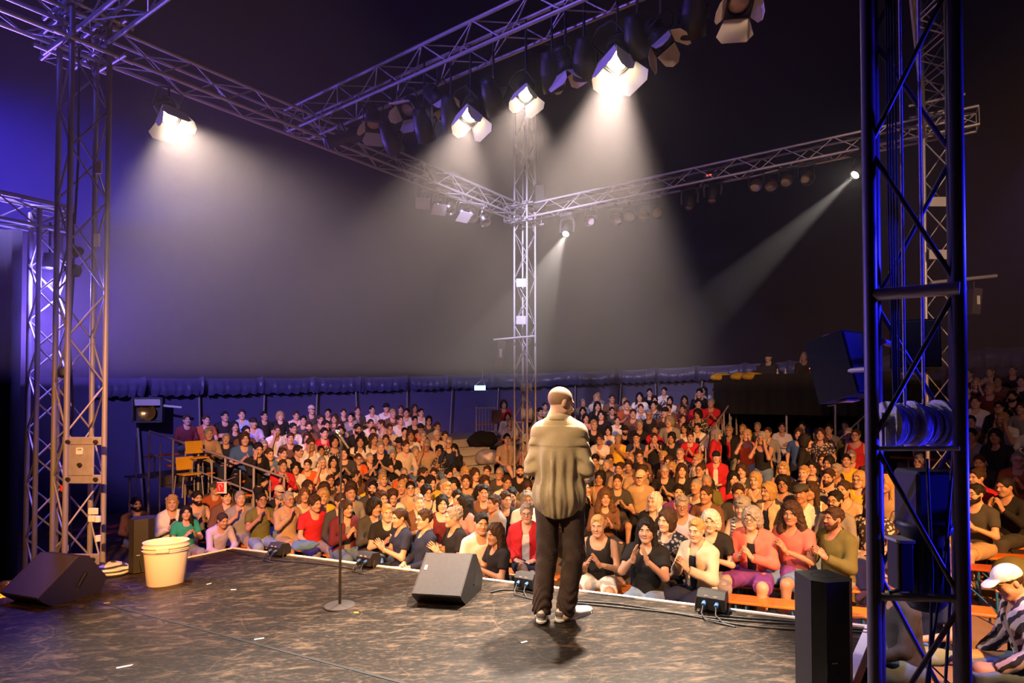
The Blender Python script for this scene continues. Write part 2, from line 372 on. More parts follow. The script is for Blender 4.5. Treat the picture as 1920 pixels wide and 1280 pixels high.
# tent: round side wall, valance under the eaves, wall poles, conical roof
def eave(a):                                                      # the eaves rise a little to the right
    return 2.75 + 0.5 * math.cos(a)
NA = 72
wl = MB(); rf = MB(); NR = 14
def wp(a, r=TR): return TC + Vector((r * math.cos(a), r * math.sin(a), 0))
vs = []; fs = []
for k in range(NA + 1):
    a = 2 * math.pi * k / NA; wob = 0.05 * math.sin(a * 37) + 0.04 * math.sin(a * 61)
    for j, z in enumerate(np.linspace(FLOOR - 1, eave(a), 5)):
        p = wp(a, TR + wob * math.sin(j)); vs.append((p.x, p.y, z))
for k in range(NA):
    for j in range(4): fs.append([k * 5 + j, (k + 1) * 5 + j, (k + 1) * 5 + j + 1, k * 5 + j + 1])
wl.add(vs, fs, True); structure(wl.build('wall_tent', M['tent']))
vs = []; fs = []
for k in range(NA + 1):
    a = 2 * math.pi * k / NA
    for j in range(NR + 1):
        t = j / NR; r = TR * (1 - t) + 0.4 * t; z = eave(a) - 0.05 + (11.5 - eave(a)) * (t ** 0.92)
        p = wp(a, r + 0.15 * (1 - t)); vs.append((p.x, p.y, z))
for k in range(NA):
    for j in range(NR): fs.append([k * (NR + 1) + j, k * (NR + 1) + j + 1, (k + 1) * (NR + 1) + j + 1, (k + 1) * (NR + 1) + j])
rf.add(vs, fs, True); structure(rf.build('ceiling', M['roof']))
# wall poles stand where the valance is gathered
pole_px = [262, 372, 485, 583, 672, 760, 838, 925, 1077, 1155, 1230, 1308, 1400, 1485, 1560, 1690, 1775, 1862]
def wall_angle(px):                                               # where the line of sight meets the wall
    u, _ = ray(px, 745); a_ = u * u + 1; b_ = -2 * (u * TC.x + TC.y); c_ = TC.x ** 2 + TC.y ** 2 - TR ** 2
    d = (-b_ + math.sqrt(b_ * b_ - 4 * a_ * c_)) / (2 * a_); p = Vector((u * d, d, 0)); return math.atan2(p.y - TC.y, p.x - TC.x)
pang = sorted(wall_angle(p) for p in pole_px)
for i, a in enumerate(pang):
    lean = rng.uniform(-0.25, 0.25); p = wp(a, TR - 0.35); q = wp(a, TR - 0.2)
    tng = Vector((-math.sin(a), math.cos(a), 0))
    o = bar('tent_pole', (p.x, p.y, FLOOR + gz(p.x)), Vector((q.x, q.y, eave(a) - 0.05)) + tng * lean, 0.035, M['pole'])
    tag(o, None, 'pole', 'wall poles of the tent')
    o['label'] = 'steel tent pole against the blue side wall, %s from the right' % ['first', 'second', 'third', 'fourth', 'fifth', 'sixth', 'seventh', 'eighth', 'ninth', 'tenth', 'eleventh', 'twelfth', 'thirteenth', 'fourteenth', 'fifteenth', 'sixteenth', 'seventeenth', 'eighteenth'][i]
# gathered valance: one swag between two poles
ext = [pang[0] - 0.11] + pang + [pang[-1] + 0.1]
for i in range(len(ext) - 1):
    a0, a1 = ext[i], ext[i + 1]; nv = 18; vs = []; fs = []
    for k in range(nv + 1):
        t = k / nv; a = a0 + (a1 - a0) * t; sag = 4 * t * (1 - t)
        gather = math.exp(-min(t, 1 - t) * 9)
        for j in range(5):
            h = j / 4
            z = eave(a) + 0.05 - h * (0.50 + 0.10 * gather + 0.04 * math.sin(k * 1.9 + i)) - 0.16 * sag * (1 - 0.4 * h)
            r = TR - 0.40 - 0.06 * math.sin(k * 2.4 + i * 1.3) * (0.4 + h) - 0.10 * gather * math.sin(k * 5.0) - 0.10 * math.sin(h * math.pi)
            p = wp(a, r); vs.append((p.x, p.y, z))
    for k in range(nv):
        for j in range(4): fs.append([k * 5 + j, (k + 1) * 5 + j, (k + 1) * 5 + j + 1, k * 5 + j + 1])
    b_ = MB(); b_.add(vs, fs, True); structure(b_.build('trim_%d' % (i + 4), M['valance']))

# black drapes: left wing of the stage
dv = MB(); pts = []
for k in range(60):
    t = k / 59; x = -11.5 + 5.35 * t; pts.append((x, 7.6 - 0.25 * t + 0.06 * math.sin(k * 1.7)))
vs = [(x, y, z) for x, y in pts for z in (FLOOR + gz(x), 3.9)]
dv.add(vs, [[2 * k, 2 * k + 2, 2 * k + 3, 2 * k + 1] for k in range(59)], True)
tag(dv.build('black_drape', M['drape']), 'black wing drape hanging beside the stage, left of the blue lit truss tower', 'curtain')

# ------------------------------------------------------------------ truss work
LAT = {}
def truss(root, p, q, w, rc, rb, m, up=(0, 0, 1), seg=0.5, n=8, nb=6, brace_name='brace'):
    """box truss: four chords and zigzag braces on its four sides, every bar a part"""
    p, q = Vector(p), Vector(q); d = (q - p); Lg = d.length; d.normalize(); upv = Vector(up)
    s = d.cross(upv).normalized(); u = s.cross(d).normalized()
    cor = [s * (a * w / 2) + u * (b * w / 2) for a, b in ((-1, -1), (1, -1), (1, 1), (-1, 1))]
    for c in cor: bar('chord', p + c, q + c, rc, m, root, n)
    ns = max(2, int(round(Lg / seg)))
    for i in range(4):
        a, b = cor[i], cor[(i + 1) % 4]
        for k in range(ns):
            t0, t1 = Lg * k / ns, Lg * (k + 1) / ns
            if (k + i) % 2: bar(brace_name, p + a + d * t0, p + b + d * t1, rb, m, root, nb)
            else: bar(brace_name, p + b + d * t0, p + a + d * t1, rb, m, root, nb)
    for c0, c1 in ((0, 1), (1, 2), (2, 3), (3, 0)):
        for t in (0, Lg): bar('end_bar', p + cor[c0] + d * t, p + cor[c1] + d * t, rb, m, root, nb)
    return cor

def mast(name, C, w, ztop, rc, label, seg=0.55, m=None):
    m = m or M['alu']
    zb = FLOOR + gz(C.x); root = empty(name, (C.x, C.y, zb), label, 'mast')
    p = Vector((C.x, C.y, zb)); q = Vector((C.x, C.y, ztop))
    truss(root, p, q, w, rc, rc * 0.38, m, up=AD, seg=seg, n=12, nb=8)
    quickbox('base_plate', (C.x, C.y, zb + 0.02), (w + .25, w + .25, 0.04), M['steel'], root, Matrix.Rotation(math.atan2(AD.y, AD.x), 3, 'Z'))
    return root
mast_l = mast('truss_mast', ML, 0.36, 9.2, 0.028, 'grey square truss mast left of the stage with a sheet metal box at half height', 0.52, M['mastgrey'])
mast_d = mast('truss_mast', MD, 0.36, 9.6, 0.028, 'truss mast standing in the crowd behind the performer', 0.55)
mast_e = mast('truss_mast', ME, 0.36, 9.4, 0.028, 'truss mast with pale plates seen behind the blue lit winch mast', 0.55)
mast_r = mast('truss_mast', MR, 0.295, 9.0, 0.0265, 'large blue lit truss mast in front at the right, rope winch inside', 0.62, M['darkalu'])

def span(name, p, q, w, label, rc=0.025, rb=0.009, seg=0.42):
    root = empty(name, tuple(p), label, 'truss'); truss(root, p, q, w, rc, rb, M['alu'], seg=seg, n=8, nb=6); return root
def tz(v, dz=0): return Vector((v.x, v.y, ZT + gz(v.x) + dz))
truss_a = span('overhead_truss', tz(ML - AD * 0.95), tz(MD + AD * 0.5), 0.30, 'overhead truss running from the left mast to the mast in the crowd')
truss_b = span('overhead_truss', tz(B0 - BD * 0.55, .22), tz(B0 + BD * 8.2, .08), 0.36, 'nearer overhead truss carrying the lit stage lamps')
truss_c = span('overhead_truss', tz(MD - CDIR * 0.5, .06), tz(ME + CDIR * 0.55, -.17), 0.30, 'far overhead truss with moving heads at the right')
truss_lr = span('overhead_truss', tz(ML - LRD * 0.75, .08), tz(MR + LRD * 0.6, .08), 0.30, 'blue lit truss end crossing in the top left corner', seg=0.6)
truss_re = span('overhead_truss', tz(MR, -.2), tz(ME, -.2), 0.30, 'overhead truss seen end on inside the blue lit mast', seg=0.45)
# sleeve blocks riding on the masts where the trusses meet
for mroot, C in ((mast_l, ML), (mast_d, MD), (mast_e, ME)):
    for dz in (-0.2, 0.2):
        for ax, oth in ((AD, CDIR), (CDIR, AD)):
            for sgn in (-1, 1):
                c = tz(C, dz) + oth * sgn * 0.25
                bar('sleeve_bar', c - ax * 0.38, c + ax * 0.38, 0.024, M['alu'], mroot, 8)

# ------------------------------------------------------------------ haze layer, its box cut to keep crowd and camera clear
hz = MB(); hz.box((1.1, 13.65, 6.0), (31, 22.1, 8.1)); haze = hz.build('haze', None)
vm = bpy.data.materials.new('haze'); vm.use_nodes = True; nt = vm.node_tree; nt.nodes.clear()
vsn = nt.nodes.new('ShaderNodeVolumeScatter'); vsn.inputs['Density'].default_value = 0.0108
vsn.inputs['Color'].default_value = (0.98, 0.89, 0.94, 1); vsn.inputs['Anisotropy'].default_value = 0.72  # pinkish tint put into the haze colour against yellowish lamp light
on = nt.nodes.new('ShaderNodeOutputMaterial'); nt.links.new(vsn.outputs[0], on.inputs['Volume'])
vm.cycles.homogeneous_volume = True if hasattr(vm.cycles, 'homogeneous_volume') else None
haze.data.materials.append(vm); tag(haze, 'thin stage haze filling the tent, bright in the lamp beams', 'haze', kind='stuff')
# ------------------------------------------------------------------ lamps of the rig
def aim(loc, target):
    return Matrix.Translation(Vector(loc)) @ (Vector(target) - Vector(loc)).to_track_quat('Z', 'Y').to_matrix().to_4x4()
def part_m(b, name, m, parent, MX):
    me = b.mesh(name); me.transform(MX); return link(name, me, m, parent)
def hanger(root, loc, top, m):
    bar('hook_clamp', (loc[0], loc[1], loc[2] + 0.22), top, 0.016, m, root, 6)
def fresnel(label, loc, target, top, lit=True, power=0, cone=60, blend=0.35, flap_open=(38, 38, 38, 38), color=TUNG, s=1.0, group=None, roll=0.0):
    root = empty('fresnel_lamp', loc, label, 'stage lamp', group); MX = aim(loc, target) @ Matrix.Rotation(math.radians(roll), 4, 'Z') @ Matrix.Scale(s, 4)
    b = MB(); b.lathe([(0.0, -0.26), (0.09, -0.26), (0.115, -0.22), (0.12, -0.02), (0.128, 0.0), (0.128, 0.05), (0.108, 0.05), (0.108, 0.012), (0.10, 0.010)], 24)
    for k in range(7): b.tube([(0.122 * math.cos(t), 0.122 * math.sin(t), -0.20 + 0.022 * k) for t in np.linspace(0, 2 * math.pi, 25)[:-1]], 0.004, 4, closed=True)
    part_m(b, 'housing', M['black'], root, MX)
    b = MB(); b.lathe([(0.0, 0.035), (0.05, 0.031), (0.085, 0.020), (0.103, 0.008)], 24); part_m(b, 'lens', M['lens_on'] if lit else M['lens_off'], root, MX)
    yk = MB(); yk.tube([(-0.15, 0, -0.1), (-0.155, 0.0, -0.12), (-0.155, 0.22, -0.16), (0, 0.27, -0.17), (0.155, 0.22, -0.16), (0.155, 0.0, -0.12), (0.15, 0, -0.1)], 0.011, 6); part_m(yk, 'yoke', M['black'], root, MX)
    hanger(root, loc, top, M['black'])
    fr = MB(); fr.box((0, 0.125, 0.055), (0.27, 0.02, 0.014)); fr.box((0, -0.125, 0.055), (0.27, 0.02, 0.014)); fr.box((0.125, 0, 0.055), (0.02, 0.25, 0.014)); fr.box((-0.125, 0, 0.055), (0.02, 0.25, 0.014))
    part_m(fr, 'barn_door_frame', M['black'], root, MX)
    for k in range(4):
        a = math.radians(90 * k); op = math.radians(flap_open[k]); w0, w1 = (0.12, 0.17) if k % 2 else (0.12, 0.09)
        R = Matrix.Rotation(a, 4, 'Z') @ Matrix.Translation((0.128, 0, 0.062)) @ Matrix.Rotation(op, 4, 'Y')
        f = MB(); f.prism([(0, -w0, 0), (0, w0, 0), (0, w1 + .01, 0.14), (0, w1 - 0.05, 0.20), (0, -w1 + 0.05, 0.20), (0, -w1 - .01, 0.14)], (0.003, 0, 0)); 
        part_m(f, 'barn_door_flap', M['flap'], root, MX @ R)
    if power:
        d = (Vector(target) - Vector(loc)).normalized(); spot('fresnel_beam', Vector(loc) + d * 0.10 * s, target, power, color, cone, blend, 0.10 * s)
    return root
def par(label, loc, target, top, group, chrome=False, gel=None, s=1.0):
    root = empty('par_can', loc, label, 'stage lamp', group); MX = aim(loc, target) @ Matrix.Scale(s, 4)
    b = MB(); b.lathe([(0.0, -0.22), (0.06, -0.21), (0.075, -0.15), (0.10, -0.06), (0.105, 0.12), (0.098, 0.12), (0.095, -0.03)], 20); part_m(b, 'can', M['chrome'] if chrome else M['black'], root, MX)
    b = MB(); b.lathe([(0.0, -0.015), (0.05, -0.018), (0.095, -0.03)], 20); part_m(b, 'lens', M['lens_off'], root, MX)
    if gel is not None:
        b = MB(); b.box((0, 0, 0.125), (0.25, 0.25, 0.006)); part_m(b, 'filter_frame', gel, root, MX)
    yk = MB(); yk.tube([(-0.115, 0, 0), (-0.12, 0.17, -0.05), (0.12, 0.17, -0.05), (0.115, 0, 0)], 0.010, 6); part_m(yk, 'yoke', M['chrome'] if chrome else M['black'], root, MX)
    hanger(root, loc, top, M['steel'] if chrome else M['black'])
    return root
def moving_head(label, loc, target, top, lit=False, power=0, cone=14, color=(1, .95, .82)):
    root = empty('moving_head', loc, label, 'stage lamp')
    x, y, z = loc; rz = math.atan2(target[1] - y, target[0] - x)
    R3 = Matrix.Rotation(rz - math.pi / 2, 3, 'Z')
    def lp(a, b_, c): return Vector(loc) + R3 @ Vector((a, b_, c))
    b = MB(); b.box(lp(0, 0, 0.34), (0.34, 0.26, 0.13), R3, 0.03); b.build('base', M['black'], root)
    quickbox('display', lp(0.04, 0.132, 0.35), (0.10, 0.004, 0.03), M['redglow'] if 'red' in label else M['hole'], root, R3)
    b = MB()
    b.tube([lp(-0.16, 0, -0.05), lp(-0.175, 0, 0.12), lp(-0.15, 0, 0.24), lp(-0.06, 0, 0.275), lp(0.06, 0, 0.275), lp(0.15, 0, 0.24), lp(0.175, 0, 0.12), lp(0.16, 0, -0.05)], 0.036, 8); b.build('yoke', M['black'], root)
    MX = aim(loc, target)
    b = MB(); b.lathe([(0, -0.2), (0.09, -0.19), (0.125, -0.08), (0.13, 0.02), (0.105, 0.13), (0.095, 0.17), (0.075, 0.17), (0.07, 0.145)], 20); part_m(b, 'head', M['black'], root, MX)
    b = MB(); b.lathe([(0, 0.155), (0.04, 0.152), (0.07, 0.145)], 18); part_m(b, 'lens', M['lens_spot'] if lit else M['lens_off'], root, MX)
    hanger(root, (x, y, z + 0.18), top, M['black'])
    if power:
        d = (Vector(target) - Vector(loc)).normalized(); spot('moving_head_beam', Vector(loc) + d * 0.2, target, power, color, cone, 0.25, 0.03)
    return root
def under(p, dz=0.0): return (p[0], p[1], ZT + gz(p[0]) - 0.12 + dz)
STG = (0.38, 4.6, 0.9)
# four burning fresnels
la = at(316, 214, 7.36); fresnel('lit fresnel with barn doors hanging alone under the left truss', la, (-1.1, 5.0, 0.3), under(la), True, 2100, 62, 0.5, (50, 0, 5, 65))
l1 = at(882, 212, 7.43); fresnel('lit fresnel, furthest left of the three on the nearer truss', l1, (-1.4, 4.6, 0.0), under(l1, .3), True, 2600, 48, 0.45, (4, 2, 50, 52), roll=35)
l2 = at(986, 174, 6.97); fresnel('lit fresnel with a round glowing lens, middle of the three on the nearer truss', l2, (-0.4, 3.6, 0.6), under(l2, .3), True, 1000, 44, 0.45, (4, 2, 50, 52), s=.8, roll=35)
l3 = at(1158, 108, 6.33); fresnel('lit fresnel with wide barn doors, furthest right of the three on the nearer truss', l3, (0.22, 4.4, 0.8), under(l3, .3), True, 9000, 40, 0.45, (4, 2, 50, 52), s=1.15, roll=35)
# unlit ones between and beside them
def on_truss_b(px, py):
    u, _ = ray(px, py); t = (B0.x - u * B0.y) / (u * BD.y - BD.x); return at(px, py, B0.y + BD.y * t)
for px, py, tg, lb in ((700, 232, (-1.5, 6, -0.5), 'dark unlit fresnel at the left end of the nearer truss'), (765, 205, (-3.0, 4.0, 0), 'dark unlit fresnel second from the left end of the nearer truss'),
                       (820, 190, (3.0, 8.0, 0), 'dark unlit lamp left of the first lit fresnel'), (1060, 128, (2.5, 8.0, 0), 'dark unlit lamp between the lit fresnels'),
                       (1238, 76, (3.4, 5.0, 2.0), 'unlit fresnel with a dull lens right of the last lit one')):
    p = on_truss_b(px, py); fresnel(lb, p, tg, under(p, .3), False, flap_open=(35, 35, 35, 35), s=0.9)
p = on_truss_b(1385, 4); fresnel('unlit fresnel with brown barn doors cut by the top edge of the picture', p, (1.9, 3.2, 1.0), under(p, .3), False, flap_open=(20, 50, 35, 60), s=1.0)
# par cans on a bar under the left truss near the crowd mast
g = 'par cans under the left truss'
bar_a = [at(786, 352, 11.6), at(912, 392, 12.9)]
rb = empty('lamp_bar', bar_a[0], 'thin lamp bar hanging under the left truss near the crowd mast', 'lamp bar'); bar('pipe', bar_a[0] + Vector((0, 0, .05)), bar_a[1] + Vector((0, 0, .05)), 0.022, M['steel'], rb)
for q in bar_a: bar('drop_rod', q + Vector((0, 0, .05)), (q.x, q.y, ZT - .1), 0.012, M['steel'], rb)
for i, (px, py, f, nm) in enumerate(((792, 372, M['plate'], 'par can with a bright square mesh filter, first on the bar under the left truss'), (822, 384, M['tape'], 'par can with a pinkish square filter, second on the bar'),
                                  (842, 388, None, 'bare chrome par can, third on the bar'), (867, 398, M['tape'], 'par can with a square filter, fourth on the bar'),
                                  (884, 402, None, 'bare chrome par can, fifth on the bar'), (907, 410, None, 'bare chrome par can at the end of the bar near the crowd mast'))):
    d = 11.6 + (px - 786) / 126 * 1.3; p = at(px, py, d); par(nm, p, p + Vector((0.2 + .15 * i, -0.9, -1.5 - .1 * i)), p + Vector((0, 0, .32)), g, True, f, s=1.15)
# par cans and moving heads on the far truss
def on_truss_c(px, py):
    u, _ = ray(px, py); t = (MD.x - u * MD.y) / (u * CDIR.y - CDIR.x); return at(px, py, MD.y + CDIR.y * t)
for lo, hi, pts, nm in (((1082, 405), (1240, 380), ((1108, 412), (1157, 410), (1181, 405), (1207, 402), (1232, 398)), 'left'), ((1410, 345), (1560, 305), ((1418, 348), (1446, 348), (1475, 338), (1511, 332)), 'right')):
    a, b = on_truss_c(lo[0], lo[1] - 14), on_truss_c(hi[0], hi[1] - 12)
    rb = empty('lamp_bar', a, 'lamp bar hung below the %s half of the far truss' % nm, 'lamp bar'); bar('pipe', a, b, 0.02, M['steel'], rb)
    for t in (0.12, 0.88): q = a.lerp(b, t); bar('drop_rod', q, (q.x, q.y, ZT), 0.012, M['steel'], rb)
    for i, (px, py) in enumerate(pts):
        p = on_truss_c(px, py); tg = p + Vector((-1.0 + .2 * i, -1.9, -1.0 - .25 * (i % 2)))
        t = max(0, min(1, (px - lo[0]) / (hi[0] - lo[0]))); top = a.lerp(b, t)
        par('black par can with a round lens, %s on the far truss\'s %s bar' % (('first', 'second', 'third', 'fourth', 'fifth')[i], nm), p, tg, top, 'par cans under the far truss', False, None, 1.2)
p = on_truss_c(1064, 432); moving_head('lit moving head spotlight beside the crowd mast, throwing a short beam', p, (-1.6, 7.6, -0.8), under(p), True, 3400, 24)
p = on_truss_c(1614, 318); moving_head('lit moving head spotlight close to the front mast, throwing a long beam to the left', p, (-0.6, 9.0, -0.2), under(p), True, 5000, 13)
p = on_truss_c(1293, 378); moving_head('unlit moving head under the middle of the far truss, left of the pair', p, p + Vector((-.3, -.5, -1.5)), under(p))
p = on_truss_c(1336, 364); moving_head('unlit moving head with a red display under the middle of the far truss', p, p + Vector((-.3, -.5, -1.5)), under(p))
# stands: circular rows about the ring centre
STANDS = {'L': dict(r0=6.3, dr=0.80, n=6, z0=-0.505, dz=0.188, a0=111.5, a1=153.5), 'R': dict(r0=6.3, dr=0.80, n=6, z0=-0.58, dz=0.227, a0=58.5, a1=103.0), 'E': dict(r0=7.3, dr=0.78, n=7, z0=-0.95, dz=0.272, a0=-8, a1=33)}
def circ(px, r):
    u, _ = ray(px, 745); a_ = u * u + 1; b_ = -2 * (u * TC.x + TC.y); c_ = TC.x ** 2 + TC.y ** 2 - r * r
    return (-b_ + math.sqrt(max(0, b_ * b_ - 4 * a_ * c_))) / (2 * a_)

def arc_box(name, m, parent, r0, r1, z0, z1, a0, a1, n=None):
    """solid arc segment about the ring centre, angles in degrees"""
    n = n or max(2, int(abs(a1 - a0) / 2.5)); b = MB(); vs = []; fs = []
    for k in range(n + 1):
        a = math.radians(a0 + (a1 - a0) * k / n)
        for r, z in ((r0, z0), (r1, z0), (r1, z1), (r0, z1)): p = wp(a, r); vs.append((p.x, p.y, z + gz(p.x)))
    for k in range(n):
        o = k * 4
        for i in range(4): j = (i + 1) % 4; fs.append([o + i, o + 4 + i, o + 4 + j, o + j])
    fs += [[0, 1, 2, 3], [n * 4 + 3, n * 4 + 2, n * 4 + 1, n * 4]]
    b.add(vs, fs); return b.build(name, m, parent)
def pol(a, r, z): p = wp(math.radians(a), r); return Vector((p.x, p.y, z + gz(p.x)))
def stand(key, label):
    st = STANDS[key]; root = empty('grandstand', pol((st['a0'] + st['a1']) / 2, st['r0'], FLOOR), label, 'grandstand')
    for k in range(st['n']):
        r = st['r0'] + st['dr'] * k; z = st['z0'] + st['dz'] * k; zb = max(FLOOR, z - st['dz'] - .02) if k else FLOOR
        arc_box('deck', M['plank'], root, r - .52, r + st['dr'] - .52 if k < st['n'] - 1 else r + .75, z - .04, z, st['a0'], st['a1'])
        arc_box('riser_board', M['plank'], root, r - .52, r - .50, zb, z - .04, st['a0'], st['a1'])
        step = 2.1 / r * 57.3; a = st['a0'] + .4
        while a < st['a1'] - 1:                            # one bench plank after the other
            e = min(a + step - .4, st['a1'] - .3)
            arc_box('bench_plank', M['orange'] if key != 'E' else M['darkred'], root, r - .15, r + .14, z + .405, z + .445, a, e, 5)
            for aa in (a + .15 * (e - a), a + .85 * (e - a)): bar('bench_leg', pol(aa, r, z), pol(aa, r, z + .405), .018, M['rail'], root, 6)
            a += step
    for aa in np.linspace(st['a0'] + .5, st['a1'] - .5, 7):   # scaffold posts under the back
        r = st['r0'] + st['dr'] * (st['n'] - 1) + .7; bar('scaffold_post', pol(aa, r, FLOOR), pol(aa, r, st['z0'] + st['dz'] * (st['n'] - 1) - .04), .025, M['rail'], root, 6)
    return root
stand('L', 'left grandstand with rising bench rows against the blue wall'); stand('R', 'middle grandstand with rising bench rows, right of the stair aisle'); stand('E', 'dim grandstand at the far right behind the front mast')
def handrail(label, key, ang, rows, side, h=1.0):
    st = STANDS[key]; root = empty('handrail', pol(ang, st['r0'] - .4, FLOOR), label, 'handrail'); top = []; mid = []
    for k in rows:
        r = st['r0'] + st['dr'] * k - .35; z = st['z0'] + st['dz'] * k; t = pol(ang, r, z + h)
        bar('post', pol(ang, r, FLOOR), t, .024, M['rail'], root, 8); bar('post', pol(ang + side * .5, r + .3, FLOOR), pol(ang + side * .5, r + .3, z + h - .05), .016, M['rail'], root, 8)
        top.append(t); mid.append(pol(ang, r, z + h * .52))
    for i in range(len(top) - 1):
        bar('rail', top[i], top[i + 1], .022, M['rail'], root, 8); bar('rail', mid[i], mid[i + 1], .018, M['rail'], root, 8)
    return root
handrail('steel handrail stepping down the left end of the left grandstand', 'L', 154.2, range(0, 6), 1)
handrail('steel handrail down the right end of the middle grandstand, beside the platform', 'R', 57.6, range(0, 6), -1)
# stair aisle between the stands
sr = empty('stair', pol(107, 6.3, FLOOR), 'metal stair aisle between the left and the middle grandstand', 'stair')
STEPS = [(6.15, -.36), (6.42, -.12), (6.70, .10), (6.98, .31), (7.28, .53)]
for i, (r, z) in enumerate(STEPS):
    arc_box('tread', M['steel'], sr, r - .03, r + .34, z - .03, z, 103.4, 111.1, 4); arc_box('riser_board', M['steel'], sr, r, r + .02, z - .22, z - .03, 103.4, 111.1, 4)
arc_box('riser_board', M['steel'], sr, 7.60, 7.62, .53, .72, 103.4, 111.1, 4); arc_box('landing', M['steel'], sr, 7.57, 10.6, .70, .73, 103.4, 111.1, 4)
gt = empty('railing_gate', pol(107, 10.2, .73), 'upright bar railing at the top of the stair aisle, under the exit sign', 'railing')
ga, gb = at(893, 792, 17.2), at(928, 792, 17.2)
for z in (.78, 1.47): bar('rail', (ga.x, ga.y, z), (gb.x, gb.y, z), .02, M['rail'], gt)
for k in range(7): q = ga.lerp(gb, k / 6); bar('upright', (q.x, q.y, .73), (q.x, q.y, 1.50 if k in (0, 6) else 1.47), .02 if k in (0, 6) else .010, M['rail'], gt, 6)
q = at(931, 780, 17.0); tag(quickbox('brown_panel', (q.x, q.y, 1.24), (.30, .03, .34), cloth('br')), 'square brown board at the right end of the railing by the stairs', 'board')
# platform for the technicians, hung with black molton
pa, pb = at(1339, 745, 16.2), at(1628, 745, 13.8); pa.z = pb.z = 0; pd = (pb - pa).normalized(); pn = Vector((-pd.y, pd.x, 0))
pr = empty('technical_platform', (pa.x, pa.y, FLOOR), 'raised technical platform hung with black cloth at the back right', 'platform')
PZ = 2.22
b = MB(); b.prism([pa + Vector((0, 0, PZ - .1)), pb + pd * .6 + Vector((0, 0, PZ - .1)), pb + pd * .6 + pn * 2.6 + Vector((0, 0, PZ - .1)), pa + pn * 2.6 + Vector((0, 0, PZ - .1))], (0, 0, .1)); b.build('deck', M['drape'], pr)
def cloth_strip(name, p, q, z0, z1, parent, amp=.03, n=50):
    b = MB(); d = (q - p); nr = Vector((-d.y, d.x, 0)).normalized(); vs = []
    for k in range(n):
        c = p + d * (k / (n - 1)) + nr * (amp * math.sin(k * 2.1) + amp * .6 * math.sin(k * .9)); vs += [(c.x, c.y, z0), (c.x, c.y, z1)]
    b.add(vs, [[2 * k, 2 * k + 2, 2 * k + 3, 2 * k + 1] for k in range(n - 1)], True); return b.build(name, M['drape'], parent)
cloth_strip('front_cloth', pa - pn * .04, pb + pd * .6 - pn * .04, 1.33, PZ + .16, pr)
cloth_strip('back_cloth', pa + pn * 2.5, pb + pd * 1.2 + pn * 2.5, FLOOR, PZ, pr); cloth_strip('side_cloth', pa, pa + pn * 2.5, FLOOR, PZ + .2, pr, n=24)
for t in (.02, .5, .98):
    for dn in (.1, 2.4): c = pa.lerp(pb, t) + pn * dn; bar('post', (c.x, c.y, FLOOR + gz(c.x)), (c.x, c.y, PZ - .1), .03, M['rail'], pr)
# railing in front of the people under the platform, lit posts
hr = empty('handrail', at(1568, 790, 14.6) * 1, 'handrail with a slanting bar at the right of the platform', 'handrail')
def seg(px0, py0, px1, py1, d, r=.022, nm='rail'): bar(nm, at(px0, py0, d), at(px1, py1, d), r, M['rail'], hr)
seg(1566, 760, 1566, 915, 14.0, .025, 'post'); seg(1552, 761, 1567, 759, 14.0, .012); seg(1575, 822, 1626, 775, 13.8); seg(1609, 790, 1609, 850, 13.8, .02, 'post')
# ------------------------------------------------------------------ people: smooth solids built on a grid
V = lambda *a: np.array(a, dtype=np.float64)
def rc(a, b, r1, r2, k=0.03, cut=None, grow=0.0): return ('rc', np.array(a, float), np.array(b, float), r1, r2, k, cut, grow)
def el(c, r, R=None, k=0.03, cut=None, grow=0.0): return ('el', np.array(c, float), np.array(r, float), R, None, k, cut, grow)
def minus(p): return ('minus',) + (p,)
def _bounds(p):
    if p[0] == 'rc':
        r = max(p[3], p[4]) + p[7]; return np.minimum(p[1], p[2]) - r, np.maximum(p[1], p[2]) + r
    r = (max(p[2]) if p[3] is not None else p[2]) + p[7]; return p[1] - r, p[1] + r
def _dist(p, X, Y, Z):
    if p[0] == 'rc':
        a, b, r1, r2 = p[1], p[2], p[3], p[4]; ab = b - a; L2 = float(ab @ ab) + 1e-12
        px, py, pz = X - a[0], Y - a[1], Z - a[2]
        t = np.clip((px * ab[0] + py * ab[1] + pz * ab[2]) / L2, 0, 1)
        d = np.sqrt((px - t * ab[0]) ** 2 + (py - t * ab[1]) ** 2 + (pz - t * ab[2]) ** 2) - (r1 + (r2 - r1) * t)
    else:
        c, r, R = p[1], p[2], p[3]; px, py, pz = X - c[0], Y - c[1], Z - c[2]
        if R is not None:
            px, py, pz = (R[0][0] * px + R[1][0] * py + R[2][0] * pz, R[0][1] * px + R[1][1] * py + R[2][1] * pz, R[0][2] * px + R[1][2] * py + R[2][2] * pz)
        k0 = np.sqrt((px / r[0]) ** 2 + (py / r[1]) ** 2 + (pz / r[2]) ** 2)
        k1 = np.sqrt((px / r[0] ** 2) ** 2 + (py / r[1] ** 2) ** 2 + (pz / r[2] ** 2) ** 2) + 1e-9
        d = k0 * (k0 - 1.0) / k1
    d = d - p[7]
    if p[6] is not None:
        q, n = p[6]; d = np.maximum(d, (X - q[0]) * n[0] + (Y - q[1]) * n[1] + (Z - q[2]) * n[2])
    return d
